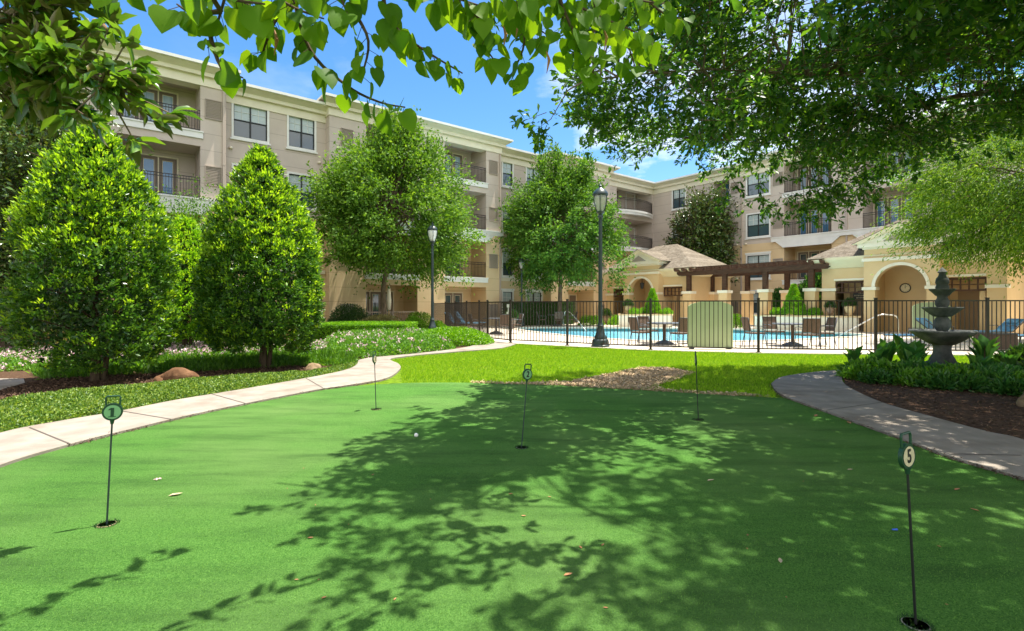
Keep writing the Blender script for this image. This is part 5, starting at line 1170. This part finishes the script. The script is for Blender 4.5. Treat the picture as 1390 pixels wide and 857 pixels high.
broad('leafy_tree','mid green leafy tree beyond the pool behind the tall lamp post', 3.15,34.0,
      [(0,0,-.05),(.0,0,1.2),(.03,0,2.4),(.1,0,4.0),(.1,0,6.0),(0,0,8.0)], (.15,-.2,6.9), (3.7,2.9,4.3), 560, 84, LF_elm2, (.15,.25), 32, 'leafy trees in front of the building', low=-.88, nb=90, tr=.17, holes=-.12, sig=(.22,.22,.15), taper=.35)
x,y = on(-22.7,37.0)
broad('magnolia_tree','dark glossy magnolia rising behind the left pavilion roof', x,y, [(0,0,-.05),(0,0,2),(0,0,5),(0,0,8)], (0,0,6.2), (2.1,1.25,3.9), 260, 100, LF_mag, (.20,.32), 33, tr=.18, low=-.8, squash=(.62,.784,-.784,.62), sig=(.3,.3,.25), asp=.45)
broad('magnolia_tree','dark magnolia at the left edge behind the nearest clipped tree', -14.2,14.4, [(0,0,-.05),(0,0,2),(.2,0,4),(.1,0,6)], (0,0,4.3), (2.7,2.5,3.9), 420, 120, LF_mag, (.12,.20), 34, tr=.18, low=-.9, sig=(.3,.3,.25), asp=.42, holes=-.55)
broad('magnolia_tree','second dark magnolia filling the far left behind the garden', -18.6,17.5, [(0,0,-.05),(0,0,2),(.2,0,4),(.1,0,6)], (0,0,4.6), (3.0,2.8,4.6), 300, 110, LF_mag, (.14,.22), 35, tr=.18, low=-.9, sig=(.35,.35,.3), asp=.42, holes=-.6)
broad('small_leafy_tree','small light green tree between the two clipped trees near the balconies', -12.6,20.6, [(0,0,-.05),(0,0,2),(.1,0,3.4)], (0,0,4.0), (1.7,1.4,1.6), 90, 110, LF_elm2, (.08,.13), 36, tr=.08, nb=20)
broad('feathery_tree','yellow green feathery tree at the right edge above the right pavilion', 20.0,17.9, [(0,0,-.05),(.05,0,1.6),(-.1,0,3),(0,0,5),(-.1,0,6.8)], (-.9,0,5.5), (4.9,3.8,2.9), 640, 130, LF_feather, (.09,.19), 37, tr=.16, sig=(.22,.22,.12), asp=.26, low=-.85, droop=.9, nb=120, holes=-.35)

# ------------------------------------------------------------ large oak over the right of the green
RNG = np.random.default_rng(51)
oak = empty('oak_tree','large spreading dark green oak whose canopy hangs over the right side of the green','tree',(13.4,8.2,0))
ox = np.array([13.4,8.2,0.])
limbs = [ [(0,0,-.1),(0,0,1.0),(-.05,0,2.3)] ]
L0 = Vector((13.35,8.2,2.3))
paths = [ [(13.35,8.2,2.2),(11.6,8.1,4.6),(9.6,8.2,6.1),(8.0,8.1,5.75),(6.3,8.0,5.0),(4.6,7.6,4.75),(2.6,7.0,4.55),(.9,6.3,4.1)],
          [(13.35,8.2,2.3),(11.8,9.4,4.6),(9.8,10.3,5.6),(7.6,10.6,5.3),(5.6,10.6,4.8),(3.6,9.8,4.5)],
          [(13.35,8.2,2.3),(11.6,7.0,4.8),(9.0,6.0,6.4),(6.6,5.0,6.6),(4.2,4.4,6.3),(1.8,4.2,5.8),(-.2,4.6,5.4)],
          [(13.35,8.2,2.4),(11.8,6.2,4.8),(9.2,4.0,6.2),(6.6,2.4,6.4),(4.2,1.6,6.2),(2.2,1.6,5.8)],
          [(13.35,8.2,2.4),(13.0,8.0,5.0),(11.6,7.6,7.6),(9.2,7.0,8.8),(6.0,6.6,8.6),(3.0,6.4,7.6),(.6,6.8,6.8)],
          [(13.35,8.2,2.5),(14.6,9.0,5.0),(15.5,10.5,7.0)], [(13.35,8.2,2.5),(14.5,6.8,5.0),(15.5,5.0,6.5)], [(11.6,7.0,4.8),(10.8,5.2,5.4),(10.4,3.0,5.6)],
          [(9.8,10.3,5.6),(10.2,11.4,6.3),(10.0,12.2,6.5)], [(9.6,8.2,6.1),(8.6,9.2,7.2),(7.0,9.8,7.6),(5.0,9.6,7.2)] ]
b = MB(); b.tube([(0,0,-.1),(0.02,0,.5),(0,0,1.4),(-.05,0,2.4)],[.42,.33,.28,.30],14); nodes=[]
for p in paths:
    sp = smooth(p,6); k=len(sp); b.tube([(q[0]-ox[0],q[1]-ox[1],q[2]) for q in sp],[max(.15*(1-i/k)**1.9,.010) for i in range(k)],8); nodes += [np.array(q) for i,q in enumerate(sp) if i>6]
nodes = np.array(nodes)
plan = [(-.1,4.6),(.0,6.7),(.8,8.6),(2.0,10.4),(4.2,11.3),(8,11.9),(12,12.4),(17,12),(18,4),(15,.2),(6,-.4),(2.6,.2),(1.9,1.4),(1.6,2.8),(.7,3.6)]
N0 = 60000; P2 = sample(plan, N0); z = RNG.uniform(3.3,8.8,N0); X,Y = P2[:,0],P2[:,1]
dd = polydist(P2,plan)
zlow = 3.78 + .30*np.clip((Y-7.5)/1.5,0,1) + .25*vnoise(P2,1.1,3) - .85*np.exp(-((X-5.9)/1.7)**2-((Y-10.6)/1.0)**2) + .9*np.clip((X-8.5)/3,0,1)*np.clip((Y-8)/3,0,1) + .75*np.clip((X-9)/3,0,1)
zlow = zlow+.32*np.clip((X-6.6)/1.2,0,1)*np.clip((Y-7.5)/1.5,0,1); zlow = np.minimum(zlow, 9)
ztop = np.minimum(5.0+1.5*dd+.5, 8.9)
right = (X > .12*Y+.10) | ((z < 4.2) & (Y>5.0) & (Y<7.0) & (X>.0) & (z>3.55)) | (z > 1.55+.60*Y)
P3 = np.column_stack([P2,z])
lay = np.sin(z*4.2+1.6*vnoise(P2,.8,8)) > -.35
dens = vnoise(P3*np.array([1,1,1.3]),1.0,77)+.5*vnoise(P3,2.4,78)
dens = dens - 1.2*np.exp(-((X-2.0)/.75)**2-((Y-4.2)/.8)**2) - .7*np.exp(-((X-3.4)/.5)**2-((Y-6.2)/.6)**2) - .38*np.exp(-((X-7.2)/1.6)**2-((Y-7.4)/1.3)**2)
ok = (z>zlow)&(z<ztop)&right&lay&(dens>-.28)
S = P3[ok]; print('oak sprays', len(S))
S = S[RNG.permutation(len(S))][:13000]
# nearest limb node
near = np.empty(len(S),int)
for i0_ in range(0,len(S),500): near[i0_:i0_+500] = np.argmin(((S[i0_:i0_+500,None,:]-nodes[None])**2*np.array([1,1,1.5])).sum(-1),1)
outv = nrm(S-nodes[near]+rn(len(S),.15)); outv[:,2] = outv[:,2]*.35-.12; outv = nrm(outv+rn(len(S),.25)*np.array([1,1,.6]))
ln = RNG.uniform(.30,.62,len(S))
for i in range(0,len(S)):
    if i%6==0 and np.linalg.norm(S[i]-nodes[near[i]]) < 1.7:
        s_ = S[i]-outv[i]*.1; n0 = nodes[near[i]]; m_ = (s_+n0)/2+np.array([0,0,.12]); b.tube([tuple(n0-ox),tuple(m_-ox),tuple(s_-ox)],[.016,.010,.005],3,False)
    b.tube([tuple(S[i]-outv[i]*.12-ox),tuple(S[i]+outv[i]*ln[i]-ox)],[.006,.002],3,False)
b.build('trunk', M_bark, oak)
PP=[];DD=[];NN=[]
for kk in range(6):
    f = (kk+.5)/6 if kk<5 else 1.0
    C = S+outv*(ln*f)[:,None]+rn(len(S),.04); per = 4 if kk<5 else 7
    P,Dl,Nl = whorls(C, outv+rn(len(S),.35), per, .85 if kk<5 else .7, .018); PP.append(P);DD.append(Dl);NN.append(Nl)
PP=np.concatenate(PP)-ox;DD=np.concatenate(DD);NN=np.concatenate(NN); Ls=RNG.uniform(.08,.145,len(PP)); print('oak leaves',len(PP))
leaves('crown',PP,DD,NN,Ls,Ls*.42,SPA,LF_oak,oak)

# ------------------------------------------------------------ redbud overhanging the camera
RNG = np.random.default_rng(61)
rb = empty('redbud_tree','heart leaved tree whose near bright green branches hang across the top of the view','tree',(-1.6,-2.8,0)); rx_ = np.array([-1.6,-2.8,0.])
b = MB(); b.tube([(0,0,-.05),(.05,.05,.9),(.1,.15,1.9)],[.12,.10,.09],10)
def br(pts,r0,r1=.003,seg=6):
    sp = smooth(pts,5); k=len(sp); b.tube([tuple(np.array(q)-rx_) for q in sp],[r0+(r1-r0)*i/(k-1) for i in range(k)],seg,False); return [np.array(q) for q in sp]
top = (-1.5,-2.65,1.9)
hub = [(-1.2,-1.2,3.1),(-.3,-1.0,3.3),(.2,-1.4,3.2)]
for h in hub: br([top,((top[0]+h[0])/2,(top[1]+h[1])/2,(top[2]+h[2])/2+.25),h],.07,.045)
tw = []
def twig(pts, n, hub_i=0, r0=.009, sz=(.065,.095), visible=True):
    tw.append(([np.array(p) for p in pts], n, sz))
    sp = br(pts,r0,.0025); return sp
W = W3
twl = [
 ([W(330,-190,1.75),W(318,-60,1.75),W(300,20,1.75),W(282,70,1.75)],9),
 ([W(300,20,1.75),W(262,22,1.7),W(240,10,1.7)],4),
 ([W(282,40,1.75),W(300,95,1.75),W(330,110,1.76)],4),
 ([W(420,-160,1.8),W(400,-20,1.8),W(420,70,1.82),W(470,120,1.86),W(515,143,1.9),W(550,150,1.9)],17),
 ([W(400,-20,1.8),W(370,40,1.78),W(355,80,1.78)],8),
 ([W(510,-150,1.8),W(520,0,1.82),W(540,45,1.85),W(580,75,1.9),W(628,104,1.95)],15),
 ([W(460,-120,1.7),W(475,0,1.72),W(500,60,1.75),W(490,110,1.8)],10),
 ([W(680,-150,2.0),W(700,-10,2.0),W(712,60,2.05),W(692,110,2.1)],12),
 ([W(740,-150,2.1),W(765,-10,2.1),W(800,20,2.1),W(850,42,2.1),W(890,62,2.1)],18),
 ([W(830,-90,2.3),W(870,-10,2.3),W(900,22,2.3),W(935,32,2.3)],10),
 ([W(740,-50,2.1),W(775,40,2.1),W(805,90,2.15),W(800,112,2.15)],14),
 ([W(590,-150,1.9),W(620,-20,1.9),W(650,30,1.9),W(662,60,1.9)],12),
 ([W(300,-120,1.6),W(340,-30,1.65),W(390,10,1.7),W(440,30,1.75)],10),
 ([W(480,-120,1.9),W(540,-30,1.9),W(600,-5,1.9),W(660,15,1.95)],14),
 ([W(560,-120,2.1),W(640,-40,2.1),W(700,20,2.1),W(740,50,2.1)],14),
 ([W(700,-120,2.2),W(780,-40,2.2),W(850,0,2.2),W(910,10,2.2)],14),
 ([W(230,-100,1.4),W(260,-30,1.4),W(300,0,1.45),W(360,10,1.5)],7),
 ([W(790,-60,2.2),W(810,30,2.2),W(790,70,2.2)],10),
 ([W(590,-60,2.0),W(640,40,2.0),W(670,85,2.05)],9),
 ([W(230,-200,1.05),W(205,-80,1.08),W(190,-20,1.1)],5),
 ([W(150,-200,1.15),W(160,-60,1.2),W(172,-20,1.2)],3),
 ([W(560,-160,1.7),W(590,-40,1.7),W(600,10,1.72)],9),
 ([W(350,-160,1.5),W(380,-50,1.5),W(400,10,1.5)],8),
 ([W(790,-100,2.3),W(820,0,2.3),W(850,60,2.35),W(862,95,2.35)],13),
 ([W(700,-60,2.1),W(760,20,2.15),W(775,70,2.2)],10),
 ([W(640,-100,1.8),W(690,-15,1.85),W(730,10,1.9)],10),
 ([W(270,-150,1.6),W(290,-50,1.6),W(330,5,1.6),W(350,20,1.6)],8),
 ([W(430,-150,1.65),W(450,-40,1.65),W(470,20,1.7)],10),
]
for p,n_ in twl:
    p = [(q[0],q[1],q[2]+.006*q[1]) for q in p]
    m_ = np.array(p[0]); h = np.array(hub[0] if m_[0]<-.4 else hub[1]); br([tuple(h),tuple((h+m_)/2+np.array([0,0,.25])),tuple(m_)],.02,.009); tw.append((smooth(p,4), int(n_*1.4), (.038,.092))); br(p,.009,.0025)
# higher branches (throw the leaf shadows on the near turf)
hi = [((-2.3,1.2,3.3),(-1.3,2.4,3.55),(-.75,3.3,3.75),20),((-1.6,1.2,3.3),(-.7,2.3,3.4),(.15,3.1,3.6),26),((-.8,1.0,3.3),(.0,2.2,3.5),(.9,3.3,3.65),28),((.1,1.0,3.3),(.7,2.1,3.4),(1.5,3.2,3.7),26),((.2,.8,3.3),(1.0,1.7,3.4),(1.8,2.2,3.5),18),((-.9,1.0,3.2),(-.2,1.9,3.2),(.3,2.1,3.25),16),((-2.6,.9,3.3),(-1.9,1.9,3.4),(-1.6,2.4,3.5),9)]
for a_,m_,e_,n_ in hi:
    h = np.array(hub[0] if a_[0]<-.5 else hub[1]); br([tuple(h),tuple((h+np.array(a_))/2+np.array([0,0,.15])),a_],.025,.014); br([a_,m_,e_],.012,.003); tw.append((smooth([a_,m_,e_],5), int(n_*1.6), (.085,.13)))
PP=[];DD=[];NN=[];LL=[]
for sp,n_,sz in tw:
    sp = [np.array(q) for q in sp]; k=len(sp)
    for j in range(n_):
        f = .12+.88*(j+RNG.uniform(0,.8))/n_; i = min(int(f*(k-1)),k-2); q = sp[i]+(sp[i+1]-sp[i])*(f*(k-1)-i)
        tdir = nrm(sp[i+1]-sp[i]); sd = nrm(np.cross(tdir,np.array([0,0,1.])+RNG.normal(0,.2,3)))*(1 if j%2 else -1)
        pe = q+sd*RNG.uniform(.015,.05)+np.array([0,0,-.02])+RNG.normal(0,.008,3); b.tube([tuple(q-rx_),tuple(pe-rx_)],.0012,3,False)
        d_ = sd*.35+tdir*.25+np.array([0,0,-1.0])*RNG.uniform(.5,1.2)+RNG.normal(0,.3,3); nn = RNG.normal(0,.55,3)+np.array([0,-.7,.45])
        PP.append(pe);DD.append(d_);NN.append(nn);LL.append(RNG.uniform(*sz))
PP=np.array(PP)-rx_;LL=np.array(LL)*1.0; leaves('crown',PP,np.array(DD),np.array(NN),LL,LL*RNG.uniform(.85,1.15,len(LL)),HEART,LF_redbud,rb,smooth=True)
b.build('trunk', M_twig, rb)
# seed pods hanging
pd = MB()
for (px,py,Yp) in ((683,35,2.0),(372,40,1.75),(742,70,2.1),(700,20,2.0),(820,40,2.1)):
    pd=MB(); q=np.array(W(px,py,Yp))-rx_; pd.tube([tuple(q),tuple(q+np.array([.01,0,-.035])),tuple(q+np.array([0,0,-.09]))],[.002,.007,.001],5); pd.build('seed_pod', M_dl, rb)

# ------------------------------------------------------------ near magnolia branch, top left
RNG = np.random.default_rng(71)
mg = empty('magnolia_tree','near magnolia whose branches with big brown backed leaves fill the top left corner','tree',(-6.6,3.4,0)); mo = np.array([-6.6,3.4,0.])
b = MB(); b.tube([(0,0,-.05),(0,0,1.5),(.2,0,3.0),(.3,0,4.5)],[.2,.17,.14,.08],10); tips=[]; dirs=[]
main = [[(-6.4,3.4,2.6),(-5.0,3.3,3.0),W(-60,75,3.1),W(40,82,3.05),W(100,92,3.0),W(145,112,2.95)], [(-6.3,3.4,3.2),(-5.0,3.3,3.4),W(-40,25,3.2),W(30,8,3.1),W(55,-10,3.1)], [(-6.3,3.4,3.0),(-5.0,3.4,3.2),W(-80,40,3.4),W(10,50,3.4),W(55,48,3.3)],
        [(-6.4,3.4,2.4),(-5.2,3.3,2.6),W(-100,110,3.3),W(0,112,3.2),W(60,118,3.2)], [(-6.3,3.4,3.6),(-5,3.3,4.0),(-3.5,3.2,3.9),(-2.7,3.1,3.7)]]
for p in main:
    sp = smooth(p,6); k=len(sp); b.tube([tuple(np.array(q)-mo) for q in sp],[.045*(1-i/k)+.006 for i in range(k)],7,False)
    for i in range(6,k):
        q=np.array(sp[i]); td=nrm(np.array(sp[min(i+1,k-1)])-np.array(sp[i-1]))
        for r_ in range(3):
            d_=nrm(td*.7+RNG.normal(0,.55,3)); e=q+d_*RNG.uniform(.10,.38)
            if e[2] > 5: continue
            b.tube([tuple(q-mo),tuple(e-mo)],[.007,.004],4,False); tips.append(e); dirs.append(d_)
    tips.append(np.array(sp[-1])); dirs.append(td)
tips=np.array(tips); dirs=np.array(dirs)
pxs = CX+F*tips[:,0]/tips[:,1]; print('mag tips',len(tips))
P,Dl,Nl = whorls(tips,dirs,8,.62,.012); Ls=RNG.uniform(.10,.165,len(P)); leaves('crown',P-mo,Dl,Nl,Ls,Ls*.40,OVA,LF_magnear,mg,smooth=True)
b.build('trunk', M_bark, mg)
c = MB(); c.lathe([(0,0),(.018,.01),(.026,.04),(.022,.075),(.008,.095),(0,.10)],14,flute=(.08,7)); o=c.build('seed_cone', M_rocktan, mg, smooth=True); q=np.array(W(126,28,3.0))-mo; o.matrix_local = Matrix.Translation(tuple(q)) @ Matrix.Rotation(math.radians(125),4,'Y')
